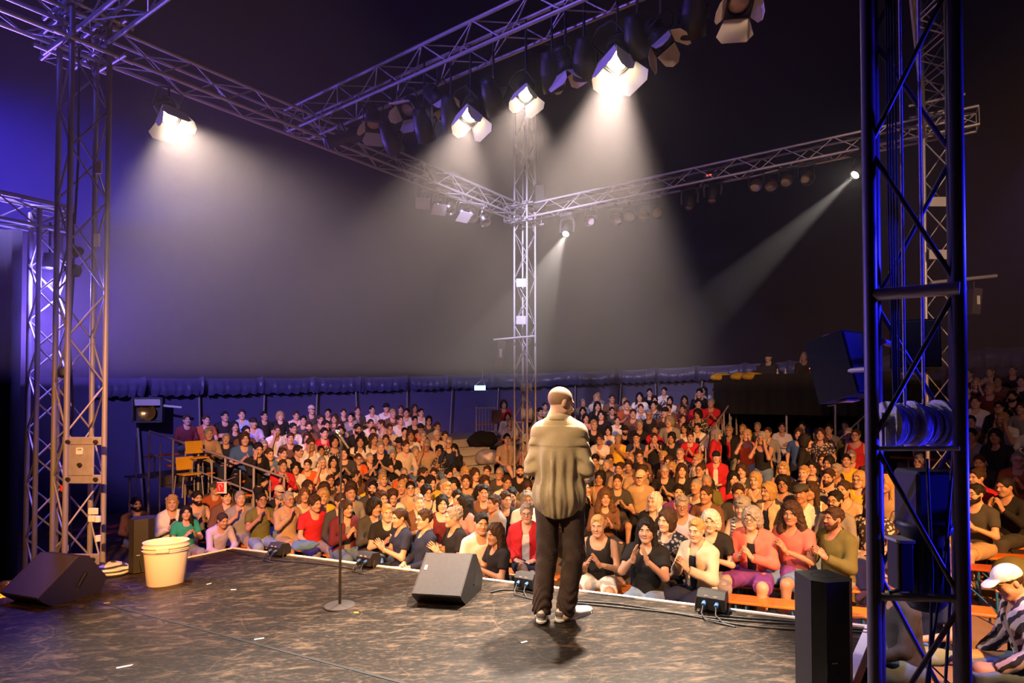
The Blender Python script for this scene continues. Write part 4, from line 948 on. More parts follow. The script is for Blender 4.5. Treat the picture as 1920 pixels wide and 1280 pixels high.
# ------------------------------------------------------------------ the audience, read off the photograph
# each entry: x y (face centre in the crop), hair (colour, style, hat), top (colour.cut), pose and marks
CROPS = {1: (200, 680, 4.0), 2: (560, 700, 4.266), 3: (960, 660, 4.266), 4: (1300, 640, 4.0), 5: (200, 860, 4.364), 6: (600, 860, 4.364), 7: (1060, 880, 4.923), 8: (1320, 860, 4.0), 9: (1780, 640, 4.0), 10: (1090, 820, 6.857), 0: (0, 0, 1.0)}
TABLE = [
('L', 1, """600 420 bs mr.l r;740 421 bs ru.t r;900 395 ks bk.t x;1000 385 bs lb.l r;1092 440 ksB lv.t r;1185 395 ks bk.t r;1300 395 oc bk.l r;1420 385 bs cr.l r;1535 350 bsC dg.t r;1585 420 bs br.t c;1490 425 ks dg.t r;
1630 460 bs br.t cd;1675 372 ks bk.t r;1705 415 bl br.l c;1760 455 ks dg.t r;1800 368 bs dg.t c;1835 402 ks gy.t r;780 520 gs tn.l c;960 475 kl bk.t r;1025 505 ks br.t c;1050 555 bb bl.t c;875 560 gs nv.l r;980 655 ks bk.l p;
1105 690 bs dn.l c;1135 612 gs bl.l pg;1230 685 bs cr.j c;1335 765 bs rd.l h;1310 492 bu wh.t p;1405 482 ks wh.t r;1385 555 bs br.t r;1435 600 bs wh.l fg;1535 545 bl wh.t hg;1610 588 kb pt.t r;1670 520 ks rd.t c;1400 658 ks bk.t r>;
1535 668 ku wh.j r;1670 645 ks br.t r;1480 775 kb wh.l c;1605 752 bs or.t r;1730 712 gz wh.t f;1830 495 ks bk.t cd;1880 575 bl wh.t c"""),
('L', 2, """505 290 bs dg.j r;605 285 ks wh.t x;745 272 oSH wh.t r;870 302 os br.t r;970 270 bs dg.t r;1000 300 ks wh.t r;1080 265 bl br.t r;1120 300 ks wh.t x;1020 360 ks bk.t r;1140 362 kb dg.t rg;580 400 gs dg.t r;690 395 bs wh.t r;462 410 bl tn.l c;
855 385 bs cr.k c<;910 367 bs wh.t r;1005 430 ksB or.k rg;1145 412 bs gy.t c;415 450 ks bk.t rd;715 440 bs cr.t cg;870 455 ku bk.t r;570 460 bu tn.t r;905 500 gs mr.t rg;1045 488 ws cr.t r;1195 485 bs tn.k r;770 500 bl wh.t r;625 530 bs lb.t r;
465 530 kl wh.t c;690 565 ksH bk.t cg;815 560 gs bk.t c;940 565 bs cr.l r;1080 555 gs tn.t pg;1190 535 gz nv.l pg;540 612 kb dg.l c;1260 602 kc bk.l f;865 645 gs bk.l p;990 640 gb dn.l x;1115 640 kb pt.l pg;605 678 bs or.t cg;745 662 gz nv.j c;460 702 kl bk.l c"""),
('R', 2, """1640 242 bc rd.t r;1670 335 bl wh.j r;1690 388 gz wh.t x;1700 510 ks tn.t r;1722 655 bs pk.l r"""),
('R', 3, """260 425 bs tn.l r;278 470 ks dg.t r;690 350 gs gy.t r;805 357 ob cr.t r;890 360 bs br.t c;1010 355 kl wh.t c;1110 318 ks bk.t r;1215 312 ks wh.t c;1340 327 ks bk.l f;1445 325 bu cr.k c;1545 300 bl wh.t c;580 418 ks br.t r;580 455 ks wh.t cd;680 460 kl cr.t c;
780 452 kl bk.t c;690 395 gs gy.t r;915 388 os tn.t c;980 412 bs ru.t c;1080 440 bs wh.t c;880 462 ks dg.t r;790 412 kl bk.t r;1092 382 kb bk.t c;1215 385 kb wh.t r;1325 375 kl br.t r;1400 408 ks rd.l c;1500 408 gs rd.t c;1195 422 ks pt.t r;1285 440 bs br.t r;
1320 452 bs mr.t r;525 515 kl br.t r;665 515 kl pk.l c;775 500 kl bk.t r;915 495 bs br.t r;1045 490 gs bk.t rg;1420 492 kc pt.l h;1190 472 ksB br.t r;520 570 ks wh.t r;915 542 bu wh.t r;1165 547 gc gy.t r;1050 577 gs bk.t r;1295 525 bu br.t c;655 580 gs gy.t h;
780 556 os bk.t r;640 640 ks dg.t rd;775 607 gs wh.t c;885 628 kb wh.t r;1020 612 ksH bk.t rd;1145 612 bs rd.l c;1285 607 kl wh.t c;1390 602 ku wh.j r;635 712 bb bk.k f;750 682 bs wh.t cg;880 687 gs yl.t h;1005 672 kz nv.t h;1125 682 bs bk.k h;1225 672 kb bk.l p;1345 672 bu rd.l c"""),
('S', 4, """165 690 gl rd.j r>;272 665 os bk.j r;372 650 os bk.t r;405 700 ob or.k f;483 635 gs dg.l r;522 722 gb bk.k fg;560 682 bs gy.l r;663 640 ks wh.l x;815 630 ks bk.t r;818 690 bb bl.t r;905 605 ks wh.j r;930 692 bl pt.t r;1012 600 ks bk.t r;1016 652 ks gy.t h;1140 622 gs dg.j r;
1172 682 gs ol.j r;1220 692 bs rd.k rg;825 745 kb bk.l r>"""),
('F', 4, """365 960 bc dg.t r;268 1010 kl rd.t r;580 845 gz pt.t f;970 882 bs bk.t r;1192 850 gs rd.t rg;1145 885 ks yl.t r"""),
('F', 10, """85 232 bl tn.t r>;172 310 gz lb.t rg;335 172 ks ol.l w;460 282 bs lv.t rg;545 312 bs gy.t w;322 345 gz gy.t rd;640 212 bs br.t rg;658 252 os wh.t r;642 388 bs tn.t r;602 492 oSC tn.t r;500 552 bs dg.t c;245 497 kb tn.k r;82 540 gs wh.t r;
290 722 mC br.l c;22 642 bs bk.l r>;852 392 ksB tn.t r;940 402 gz bk.t cg;945 232 ob bk.t r;1142 192 gz pt.l rg;1120 292 bb br.t rg;1190 332 ol gy.t w;1145 397 bl bk.t r;1388 267 os cr.l r<g;1400 392 bu bk.t rg;1600 242 gsB rd.j r;1480 602 gz cr.l r<;1790 532 gz ol.t c;
1652 712 bu br.l c;1250 692 ks pu.l r;1300 832 gs lv.t rg;970 792 wl bk.j r;752 422 bc tn.t r>"""),
('F', 7, """325 482 ou bk.k cW;760 532 kl bk.t hJ;1210 532 os cr.j cB;1000 452 bb pt.t r;1362 432 wc bk.t c"""),
('F', 8, """325 152 ob tn.t h;320 217 gs bk.t cg;388 245 bs dg.t r;318 342 gbN st.k c;435 420 gc co.j cgP;492 227 ob cr.j r<;600 62 ol tn.k c;622 182 kc gy.t rg;640 252 ksF wh.t r;630 387 bC co.t cV;725 27 ks bk.l rgd;780 98 os bk.t r;765 167 bf gy.t h;842 62 kl gy.t r;
922 112 bs pt.l pd;815 227 bl wh.k c;942 27 kb bk.t r;950 307 ks gy.l rgd;995 430 bs ol.h cdD;1055 82 gs dg.l rg;1050 217 bu tn.k c;1125 92 bs br.t r;1165 142 ob yl.l cg;1215 332 bl pt.t r"""),
('F', 5, """240 367 ks br.l rdJ;530 347 ob wh.j c;642 462 kl gn.t c;730 302 ks gy.k cd;885 232 gsF ru.t rg;893 455 bu lv.l w;995 305 ks br.h r;1075 312 gs gy.t h;1300 332 ku ol.t hgJ;1410 262 gzC bk.t hd;1525 322 gs tn.l hgT;1610 282 ml cr.l c;1735 352 bS rd.t r;1860 382 bl mr.j c;
1470 217 bl wh.t r;1640 217 bl br.t r;1840 242 bc gy.t r;1800 302 oc yl.t r;1890 168 ks dg.t r"""),
('F', 6, """385 372 kc dg.l c;530 412 ou bk.t c;218 332 bs dg.l r;240 272 bz gy.l r;325 237 bc lb.t r;410 202 bl yl.t r;480 222 ks dg.t rd;505 322 bS st.j r;610 212 ol yl.k r;655 262 bS wh.t w;750 232 ku tn.t rg;820 252 kb bk.k rg;800 342 gs br.t c;685 172 bl wh.t r;505 152 os tn.t r;
560 122 gs st.l r;690 107 gz or.t r;770 107 bs bl.t r>;815 182 kb yl.t r;855 172 ku cr.t r;882 112 bu tn.t r;930 202 gs yl.j r;1000 117 ks dg.t rd;1005 202 kC br.t r;990 347 kb mr.k r;1050 297 ks mr.t r;690 462 bu nv.t c<;905 492 bs nv.l r<gK;1085 462 gs bk.t c<S;1100 252 os cr.l r;
1140 152 gs wh.t rg;1105 82 kb bk.t r;1172 92 ol wh.t r;1230 352 kl pk.t r<;1242 262 ks br.t r;1260 182 bs tn.t r;1300 112 bl tn.t r;1350 182 bb dg.t r;1310 232 kc dg.t w;1390 92 bs gy.t r;1450 102 gz dg.t rg;1440 177 bs wh.t r;1490 242 ks br.t w;1510 312 bs bk.t r;1405 352 bs gy.j r<;
1590 97 kz bk.t rd;1300 512 ks wh.t rZ;1450 592 bl bk.t c<Z;1690 322 gb wh.t rg;1690 432 gs rd.j rg;360 132 bl br.t r;130 172 bs tn.t r;205 212 ks br.t r;1640 192 bb ol.t w"""),
('F', 0, """1833 922 ks dg.t cgdT;1894 908 ku bk.l h;1668 905 ol tn.t r;1697 935 ol cr.t r;1726 862 gs wh.t rg;1745 985 bs br.t c;1742 1072 bs nv.t rJ;1838 893 bs rd.t r"""),
('E', 9, """160 242 ks bk.t r;235 302 os br.t f;320 232 bs cr.k c;380 292 bs br.t r;465 217 ks bk.t r;510 292 bs br.t c;250 352 bs mr.t r;335 352 os mr.t r;445 402 ks bk.l cd;250 432 bs wh.t r;315 492 ks bk.l rg;160 592 ks br.t r;190 692 ks gy.l r;360 692 kl bk.l r;
510 577 os wh.t f;525 672 bs wh.j c;270 867 bu bk.j w;510 872 gz ru.l cg;555 352 bs dg.t r;552 492 bs gy.t r"""),
]
POSES = {'c': ['c1', 'c2', 'c3'], 'h': ['h1', 'h2'], 'r': ['r1', 'r2', 'r3'], 'x': ['x1'], 'f': ['f1'], 'p': ['p1'], 'w': ['w1'],
         'Sc': ['Sh'], 'Sh': ['Sh'], 'Sr': ['Sr'], 'Sx': ['Sx'], 'Sf': ['Sf']}
PDEF = {'c1': pose('cc', 4, 12, 2), 'c2': pose('CC', 2, -12, 0), 'c3': pose('cC', 9, 3, -4, legs='w'), 'h1': pose('hh', 2, 8), 'h2': pose('hh', 7, -12, 3, 3), 'r1': pose('rr', 4, -10, 0, -3), 'r2': pose('kk', 7, 14), 'r3': pose('rr', -2, 4, 4, 3, legs='x'),
        'x1': pose(cross=True, lean=-2, yaw=6), 'f1': pose('ff', 8, 0, 3, legs='w'), 'p1': pose('rf', 9, -8, 3, -4), 'w1': pose('ww', 21, 4, -3, legs='w'),
        'Sr': pose('dd', 1, 6, stand=True), 'Sh': pose('hh', 0, -5, stand=True), 'Sx': pose(cross=True, yaw=4, stand=True), 'Sf': pose('ff', 2, 0, stand=True)}
PTEXT = {'c': 'clapping', 'h': 'clapping with raised hands', 'r': 'sitting hands down', 'x': 'with folded arms', 'f': 'with hands on the face', 'p': 'resting chin on one hand', 'w': 'leaning forward'}
TTEXT = {'t': 't-shirt', 'l': 'long-sleeved top', 'k': 'sleeveless top', 'j': 'open jacket', 'h': 'hooded sweater'}
_body = {}; _top = {}; _bot = {}; _shoe = {}; _acc = {}
def get_body(k):
    if k not in _body:
        v, f, m, S = make_body(PDEF[k]); me = npmesh('body_' + k, v, f, m, [SKIN[0], M['lips'], M['eye'], M['iris'], HAIRC['b']]); Mx = Matrix.Identity(4)
        for r in range(3):
            for c in range(3): Mx[r][c] = S['HR'][r][c]
            Mx[r][3] = S['H'][r]
        _body[k] = (me, S, Mx)
    return _body[k]
def get_top(k, t):
    if (k, t) not in _top: v, f = make_top(get_body(k)[1], t); _top[(k, t)] = npmesh('top_%s_%s' % (k, t), v, f, None, [M['white']])
    return _top[(k, t)]
def get_bot(k, t):
    if (k, t) not in _bot: v, f = make_bottom(get_body(k)[1], t, .013); _bot[(k, t)] = npmesh('bottom_%s_%s' % (k, t), v, f, None, [M['white']])
    return _bot[(k, t)]
def get_shoe(k, s):
    if (k, s) not in _shoe: v, f = make_shoe(get_body(k)[1], s, .012); _shoe[(k, s)] = npmesh('shoe', v, f, None, [M['white']])
    return _shoe[(k, s)]
def get_acc(k):
    if k not in _acc:
        if k == 'glasses': me = glasses_mesh(); me.materials.append(M['rubber'])
        elif k == 'beard': v, f = make_beard(); me = npmesh(k, v, f, None, [M['white']])
        elif k in ('cap', 'flat', 'hat', 'beanie', 'band'): v, f = make_hat(k, .007); me = npmesh(k, v, f, None, [M['white']])
        else: v, f = make_hair(k, .0075); me = npmesh('hair_' + k, v, f, None, [M['white']])
        _acc[k] = me
    return _acc[k]
def child(name, me, m, parent, MX=None, **kw):
    o = bpy.data.objects.new(name, me); COL.objects.link(o); o.parent = parent
    if MX is not None: o.matrix_local = MX
    o.material_slots[0].link = 'OBJECT'; o.material_slots[0].material = m
    return o
HATS = {'C': ('cap', 'cr', 'light cap'), 'F': ('flat', 'dg', 'flat cap'), 'H': ('hat', 'bk', 'brimmed hat'), 'B': ('beanie', 'bk', 'dark knitted hat'), 'N': ('band', 'gy', 'headband')}
def person(loc, yaw, scale, pk, hair, top, marks, label=None, group=None, bottom=('trousers', 'dg'), shoes=False, skin=None, name='person'):
    me, S, MX = get_body(pk); o = bpy.data.objects.new(name, me); COL.objects.link(o); o.location = loc; o.rotation_euler = (0, 0, yaw); o.scale = (scale,) * 3
    sk = SKIN[skin] if skin is not None else SKIN[rng.choices((0, 1, 2, 3), (4, 5, 3, 1))[0]]
    o.material_slots[0].link = 'OBJECT'; o.material_slots[0].material = sk
    hc = HAIRC[hair[0]]; o.material_slots[4].link = 'OBJECT'; o.material_slots[4].material = HAIRC['b'] if hair[0] in 'ow' else hc
    tag(o, label, 'person', group)
    col, cut = top.split('.')
    if cut == 'j':
        child('jacket', get_top(pk, 'j'), cloth(col), o)
        child('shirt', get_top(pk, 'k'), cloth({'bk': 'rd', 'wh': 'bk', 'cr': 'nv', 'rd': 'wh', 'yl': 'wh', 'st': 'tn', 'co': 'bk', 'gy': 'gn', 'ol': 'dg'}.get(col, 'gy')), o)
    else: child('shirt', get_top(pk, cut), cloth(col), o)
    kind, bc = bottom; child(kind, get_bot(pk, kind), cloth(bc), o)
    hat = hair[2] if len(hair) > 2 else None; st = hair[1]
    if st != 'z' or not hat: child('hair', get_acc('0' if hat and st in 'sS' else st), hc, o, MX)
    if hat: a, c, _ = HATS[hat]; child({'band': 'headband', 'cap': 'cap', 'flat': 'flat_cap', 'hat': 'hat', 'beanie': 'knitted_hat'}[a], get_acc(a), cloth(c), o, MX)
    if 'g' in marks: g = bpy.data.objects.new('glasses', get_acc('glasses')); COL.objects.link(g); g.parent = o; g.matrix_local = MX
    if 'd' in marks: child('beard', get_acc('beard'), hc, o, MX)
    if shoes:
        for s in (-1, 1): child('shoe', get_shoe(pk, s), cloth(rng.choice(('bk', 'dg', 'wh', 'br'))), o)
    return o
HH = 1.235
PEOPLE = []
for zone, crop, txt in TABLE:
    ox, oy, sc = CROPS[crop]
    for e in txt.replace('\n', '').split(';'):
        x, y, hair, top, marks = e.split(); px, py = ox + float(x) / sc, oy + float(y) / sc
        q = dict(zone=zone, px=px, py=py, hair=hair, top=top, pose=marks[0], marks=marks[1:])
        if zone in STANDS:
            st = STANDS[zone]; best = None
            for k in range(st['n']):
                r = st['r0'] + st['dr'] * k; d = circ(px, r); P = at(px, py, d); s = (P.z - gz(P.x) - (st['z0'] + st['dz'] * k)) / HH
                if best is None or abs(s - 1) < best[0]: best = (abs(s - 1), k, P, s, r)
            _, k, P, s, r = best; q.update(row=k, s=min(1.08, max(.92, s)), ang=math.atan2(P.y - TC.y, P.x - TC.x), r=r, z=st['z0'] + st['dz'] * k)
        elif zone == 'S':
            P = on_z(px, py, FLOOR + 1.64); 
            if P.y > 16.6: P = at(px, py, 16.6)
            q.update(row=0, s=min(1.12, max(.9, (P.z - gz(P.x) - FLOOR) / 1.64)), p=Vector((P.x, P.y, 0)), z=FLOOR)
        else:
            P = on_z(px, py, FLOOR + HH); d = P.y
            if d > 13.2: d = 13.2
            P = at(px, py, d); r = (P - P0).dot(EN); P0z = 0; k = max(0, round((r - 1.15) / .64)); off = r - (1.15 + .64 * k); lim = .14
            if abs(off) > lim:                     # slide along the line of sight towards the bench
                t = math.copysign(abs(off) - lim, off); d2 = d - t / ((P / d).dot(EN)) * 1.0; P = at(px, py, d2)
            q.update(row=k, s=min(1.08, max(.9, (P.z - gz(P.x) - FLOOR) / HH)), p=Vector((P.x, P.y, 0)), z=FLOOR, p0=Vector((P.x, P.y, 0)))
        PEOPLE.append(q)
# keep neighbours on one bench from sitting inside each other
for zone in STANDS:
    for k in range(STANDS[zone]['n']):
        row = sorted((q for q in PEOPLE if q['zone'] == zone and q['row'] == k), key=lambda q: q['ang'])
        for _ in range(60):
            for a, b in zip(row, row[1:]):
                gap = (b['ang'] - a['ang']) * a['r']
                if gap < .43: t = (.43 - gap) / 2 / a['r']; a['ang'] -= t; b['ang'] += t
            for q in row: q['ang'] = min(math.radians(STANDS[zone]['a1'] - 1.8), max(math.radians(STANDS[zone]['a0'] + 1.8), q['ang']))
for q in PEOPLE:
    if 'ang' in q: q['p'] = Vector((TC.x + q['r'] * math.cos(q['ang']), TC.y + q['r'] * math.sin(q['ang']), 0))
FL = [q for q in PEOPLE if q['zone'] == 'F']
MASTS = [ML, MD, ME, MR]
for it in range(40):
    for i, a in enumerate(FL):
        for b in FL[i + 1:]:
            v = b['p'] - a['p']; lx, ly = v.dot(ED), v.dot(EN)
            if abs(lx) < .40 and abs(ly) < .40:
                t = (.40 - abs(lx)) * .4; sg = 1 if lx >= 0 else -1; a['p'] -= ED * sg * t; b['p'] += ED * sg * t
        for mm in MASTS:
            v = a['p'] - mm; v.z = 0
            if v.length < .55: a['p'] += v.normalized() * (.55 - v.length)
for a in FL:                                     # but stay close to the place seen in the photograph
    v = a['p'] - a['p0']
    if v.length > .22: a['p'] = a['p0'] + v.normalized() * .22
ST = [q for q in PEOPLE if q['zone'] == 'S']
for it in range(30):
    for i, a in enumerate(ST):
        for b in ST[i + 1:]:
            v = b['p'] - a['p']
            if v.length < .46: u = v.normalized() * (.46 - v.length) / 2; a['p'] -= u; b['p'] += u
# wording that singles each person out
ORD = ['first', 'second', 'third', 'fourth', 'fifth', 'sixth', 'seventh', 'eighth', 'ninth', 'tenth', 'eleventh', 'twelfth', 'thirteenth', 'fourteenth', 'fifteenth', 'sixteenth', 'seventeenth', 'eighteenth', 'nineteenth', 'twentieth', 'twenty-first', 'twenty-second', 'twenty-third', 'twenty-fourth', 'twenty-fifth', 'twenty-sixth', 'twenty-seventh', 'twenty-eighth', 'twenty-ninth', 'thirtieth']
ZN = {'L': 'left stand', 'R': 'middle stand', 'E': 'right stand', 'F': 'floor benches', 'S': 'under the black platform'}
def look(q):
    c, k = q['top'].split('.'); s = '%s %s' % (PALNAME[c], TTEXT[k])
    if len(q['hair']) > 2: s += ' and ' + HATS[q['hair'][2]][2]
    if 'g' in q['marks'] and q['zone'] != 'S': s += (', glasses' if len(q['hair']) > 2 else ' and glasses')
    t = PTEXT[q['pose']]
    if q['zone'] == 'S' and q['pose'] == 'r': t = 'standing'
    elif q['zone'] == 'S': t = 'standing ' + t
    return s, t
def count(vals):
    d = {}
    for v in vals: d[v] = d.get(v, 0) + 1
    return d
for q in PEOPLE:
    a, b = look(q); q['l0'] = 'person in %s, %s' % (a, b)
    q['l1'] = q['l0'] + (', ' if q['zone'] == 'S' else ', on ') + ZN[q['zone']]
    if q['zone'] == 'F': q['l2'] = q['l0'] + ', %s bench row from the stage' % ORD[q['row']]
    elif q['zone'] == 'S': q['l2'] = q['l1']
    else: q['l2'] = q['l0'] + ', %s row of %s' % (ORD[q['row']], ZN[q['zone']])
c1 = count(q['l1'] for q in PEOPLE); c2 = count(q['l2'] for q in PEOPLE)
rows = {}
for q in PEOPLE: rows.setdefault((q['zone'], q['row']), []).append(q)
for (z, k), row in rows.items():
    row.sort(key=lambda q: q['p'].x / q['p'].y)
    for i, q in enumerate(row):
        if c1[q['l1']] == 1: q['label'] = q['l1']
        elif c2[q['l2']] == 1: q['label'] = q['l2']
        else:
            a, b = look(q); w = {'L': 'left stand', 'R': 'middle stand', 'E': 'right stand', 'F': 'the floor', 'S': 'the platform'}[z]
            q['label'] = 'person in %s, %s from left in %s row of %s' % (a, ORD[i], ORD[k], w) if z != 'S' else 'person in %s, %s from left under the platform' % (a, ORD[i])
GRP = {'L': 'audience on the left stand', 'R': 'audience on the middle stand', 'E': 'audience on the right stand', 'F': 'audience on the floor benches', 'S': 'people standing under the platform'}
cols = ('dg', 'bk', 'nv', 'dn', 'jn', 'tn', 'gy', 'dn', 'dg')
for q in PEOPLE:
    p = q['p']; z = q['zone']; pk = rng.choice(POSES[('S' if z == 'S' else '') + q['pose']])
    d = Vector((STG[0] - p.x, STG[1] - p.y)); yaw = math.atan2(d.y, d.x) - math.pi / 2 + rng.uniform(-.22, .22)
    if '<' in q['marks']: yaw = math.atan2(-.50, -.85) - math.pi / 2
    if '>' in q['marks']: yaw = math.atan2(-.50, .85) - math.pi / 2
    m = q['marks']; bot = (rng.choice(('trousers', 'trousers', 'trousers', 'shorts')), rng.choice(cols))
    for fl, bb in (('W', ('shorts', 'wh')), ('J', ('trousers', 'jn')), ('B', ('trousers', 'nv')), ('P', ('skirt', 'pu')), ('V', ('shorts', 'dn')), ('D', ('trousers', 'gy')), ('T', ('shorts', 'tn')), ('K', ('shorts', 'nv')), ('S', ('shorts', 'jn')), ('Z', ('shorts', 'bk'))):
        if fl in m: bot = bb
    s = q['s'] * rng.uniform(.99, 1.01)
    near = (z == 'F' and q['row'] <= 1) or z == 'S'
    q['o'] = person((p.x, p.y, q['z'] + gz(p.x)), yaw, s, pk, q['hair'], q['top'], m, q['label'], GRP[z], bot, near, 4 if (z == 'S' and q['top'] == 'wh.j') else None)
# ------------------------------------------------------------------ benches on the ground, fitted under the rows
def bench(a, b, label, m=None, group=None):
    d = (b - a); L = d.length; rz = math.atan2(d.y, d.x); c = (a + b) / 2; zc = FLOOR + gz(c.x)
    root = empty('bench', (c.x, c.y, zc), label, 'bench', group, rz); R = Matrix.Rotation(rz, 3, 'Z')
    tlt = Matrix.Rotation(-math.atan(SLOPE * math.cos(rz)), 3, 'Y'); R = R @ tlt
    w = lambda x, y, z: Vector((c.x, c.y, zc)) + R @ Vector((x, y, z))
    s = MB(); s.box(w(0, 0, .430), (L, .27, .03), R, .008); s.build('seat', m or M['orange'], root)
    for sx in (-1, 1):
        x = sx * (L / 2 - .28)
        l = MB()
        for sy in (-1, 1): l.tube([w(x, sy * .10, .414), w(x, sy * .12, .0)], .012, 6)
        l.tube([w(x, -.11, .10), w(x, .11, .10)], .009, 6); l.tube([w(x, 0, .12), w(x - sx * .28, 0, .412)], .007, 6); l.build('leg', M['benchleg'], root)
    return root
brow = {}
for q in FL: brow.setdefault(q['row'], []).append(q)
nb = 0
for k in sorted(brow):
    row = sorted(brow[k], key=lambda q: q['p'].dot(ED)); grp = []; cur = []
    for q in row:
        t = q['p'].dot(ED)
        if cur and (t - cur[0]['p'].dot(ED) > 1.75 or t - cur[-1]['p'].dot(ED) > 1.0): grp.append(cur); cur = []
        cur.append(q)
    if cur: grp.append(cur)
    for i, g in enumerate(grp):
        ts = [q['p'].dot(ED) for q in g]; off = [q['p'].dot(EN) for q in g]; t0, t1 = min(ts) - .22, max(ts) + .22
        if t1 - t0 < .8: t0 -= .3; t1 += .3
        if len(g) > 1:
            mt, mo = sum(ts) / len(ts), sum(off) / len(off); den = sum((t - mt) ** 2 for t in ts); sl = max(-.3, min(.3, sum((t - mt) * (o - mo) for t, o in zip(ts, off)) / max(.05, den)))
        else: mt, mo, sl = ts[0], off[0], 0
        a = ED * t0 + EN * (mo + sl * (t0 - mt)); b = ED * t1 + EN * (mo + sl * (t1 - mt)); nb += 1
        bench(a, b, 'orange bench under the %s group from left in the %s row from the stage' % (ORD[i], ORD[k]), None, 'benches on the floor')
# empty benches that show
def show_bench(px0, py0, px1, py1, label, m=None): bench(on_z(px0, py0, FLOOR + .445), on_z(px1, py1, FLOOR + .445), label, m)
show_bench(1352, 1117, 1437, 1126, 'empty bright orange bench plank close behind the stage edge, left of the pair'); show_bench(1434, 1126, 1560, 1138, 'empty bright orange bench close behind the stage edge, right of the pair')
show_bench(1560, 1140, 1660, 1150, 'orange bench between the black column speaker and the front mast')
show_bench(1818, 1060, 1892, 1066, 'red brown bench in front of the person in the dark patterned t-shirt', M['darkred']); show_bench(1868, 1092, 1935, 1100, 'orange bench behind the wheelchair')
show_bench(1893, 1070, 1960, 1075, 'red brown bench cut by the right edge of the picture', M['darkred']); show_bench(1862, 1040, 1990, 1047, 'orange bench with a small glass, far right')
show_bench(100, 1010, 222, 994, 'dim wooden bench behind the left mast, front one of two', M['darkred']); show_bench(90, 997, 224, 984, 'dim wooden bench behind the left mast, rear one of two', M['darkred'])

# ------------------------------------------------------------------ things on the stage
# white bucket
bb = on_z(311, 1093, 0); bc = (bb.x, bb.y, bb.z - .012); rzb = math.radians(18)
root = empty('bucket', bc, 'white oval plastic bucket standing on the stage at the left', 'bucket', None, rzb)
T4 = Matrix.Translation(bc) @ Matrix.Rotation(rzb, 4, 'Z') @ Matrix.Scale(1.12, 4)
b = MB(); b.lathe([(0, .004), (.152, .004), (.160, .012), (.184, .30), (.186, .318), (.196, .320), (.197, .330), (.188, .334), (.190, .356), (.200, .358), (.201, .368), (.190, .374), (.192, .402), (.198, .406), (.190, .410), (.184, .404), (.176, .30), (.150, .016), (0, .012)], 40, T4, 1.0, .74); b.build('shell', M['bucket'], root)
b = MB(); b.box((0, -.150, .352), (.11, .014, .050), None, .005); me = b.mesh('grip'); me.transform(T4); link('grip', me, M['bucket'], root)
b = MB(); b.tube([(.200 * math.cos(t), .148 * math.sin(t), .338 + .004 * math.cos(t)) for t in np.linspace(-2.9, -.24, 20)], .004, 6); me = b.mesh('handle'); me.transform(T4); link('handle', me, M['bucket'], root)

# floor monitors
def wedge(center, rz, w, label, badge, scale=1.0):
    root = empty('stage_monitor', center, label, 'stage monitor', None, rz); T4 = Matrix.Translation(center) @ Matrix.Rotation(-math.atan(SLOPE), 4, 'Y') @ Matrix.Rotation(rz, 4, 'Z') @ Matrix.Scale(scale, 4)
    prof = [(-.30, .105), (-.275, .075), (-.19, .0), (.24, .0), (.31, .13), (.15, .385), (.06, .405)]      # side view: y back, z up; grille side is -y
    b = MB(); hw = w / 2; b.prism([Vector((-hw, y, z)) for y, z in prof], (w, 0, 0)); me = b.mesh('cabinet'); me.transform(T4); link('cabinet', me, M['black'], root)
    f0, f1 = Vector((0, -.30, .105)), Vector((0, .06, .405)); u = (f1 - f0).normalized(); nrm = Vector((0, -u.z, u.y)); L = (f1 - f0).length; c = (f0 + f1) / 2 + nrm * .004
    R3 = Matrix((Vector((1, 0, 0)), u, nrm)).transposed()
    b = MB(); b.box(c, (w - .012, L - .012, .012), R3, .004); me = b.mesh('grille'); me.transform(T4); link('grille', me, M['grille'], root)
    for sx in (-1, 1):
        b = MB(); b.box(f0 + (f1 - f0) * .5 + Vector((sx * (hw - .002), 0, 0)) + nrm * .006, (.008, L, .014), R3, .003); me = b.mesh('edge_strip'); me.transform(T4); link('edge_strip', me, M['grille'], root)
        b = MB(); b.box((sx * (hw + .0005), .075, .175), (.003, .055, .15), Matrix.Rotation(math.radians(-32), 3, 'X'), .001); me = b.mesh('handle_recess_shade'); me.transform(T4); link('handle_recess_shade', me, M['hole'], root)  # flat plate on the side, the slot's shade is only its colour
        b = MB(); b.tube([(sx * (hw + .002), .040, .118), (sx * (hw + .006), .110, .232)], .007, 6); me = b.mesh('handle_bar'); me.transform(T4); link('handle_bar', me, M['rubber'], root)
    if badge:
        b = MB(); b.box(c + u * .06 + Vector((-hw + .055, 0, 0)) + nrm * .008, (.026, .05, .004), R3); me = b.mesh('badge'); me.transform(T4); link('badge', me, M['white'], root)
    return root
wedge(on_z(842, 1118, 0), math.radians(-17), .50, 'black wedge floor monitor at the stage edge between microphone stand and performer', True, .92)
wedge(on_z(103, 1119, 0), math.radians(-24), .62, 'black wedge floor monitor with a side handle at the left stage edge', False, 1.02)

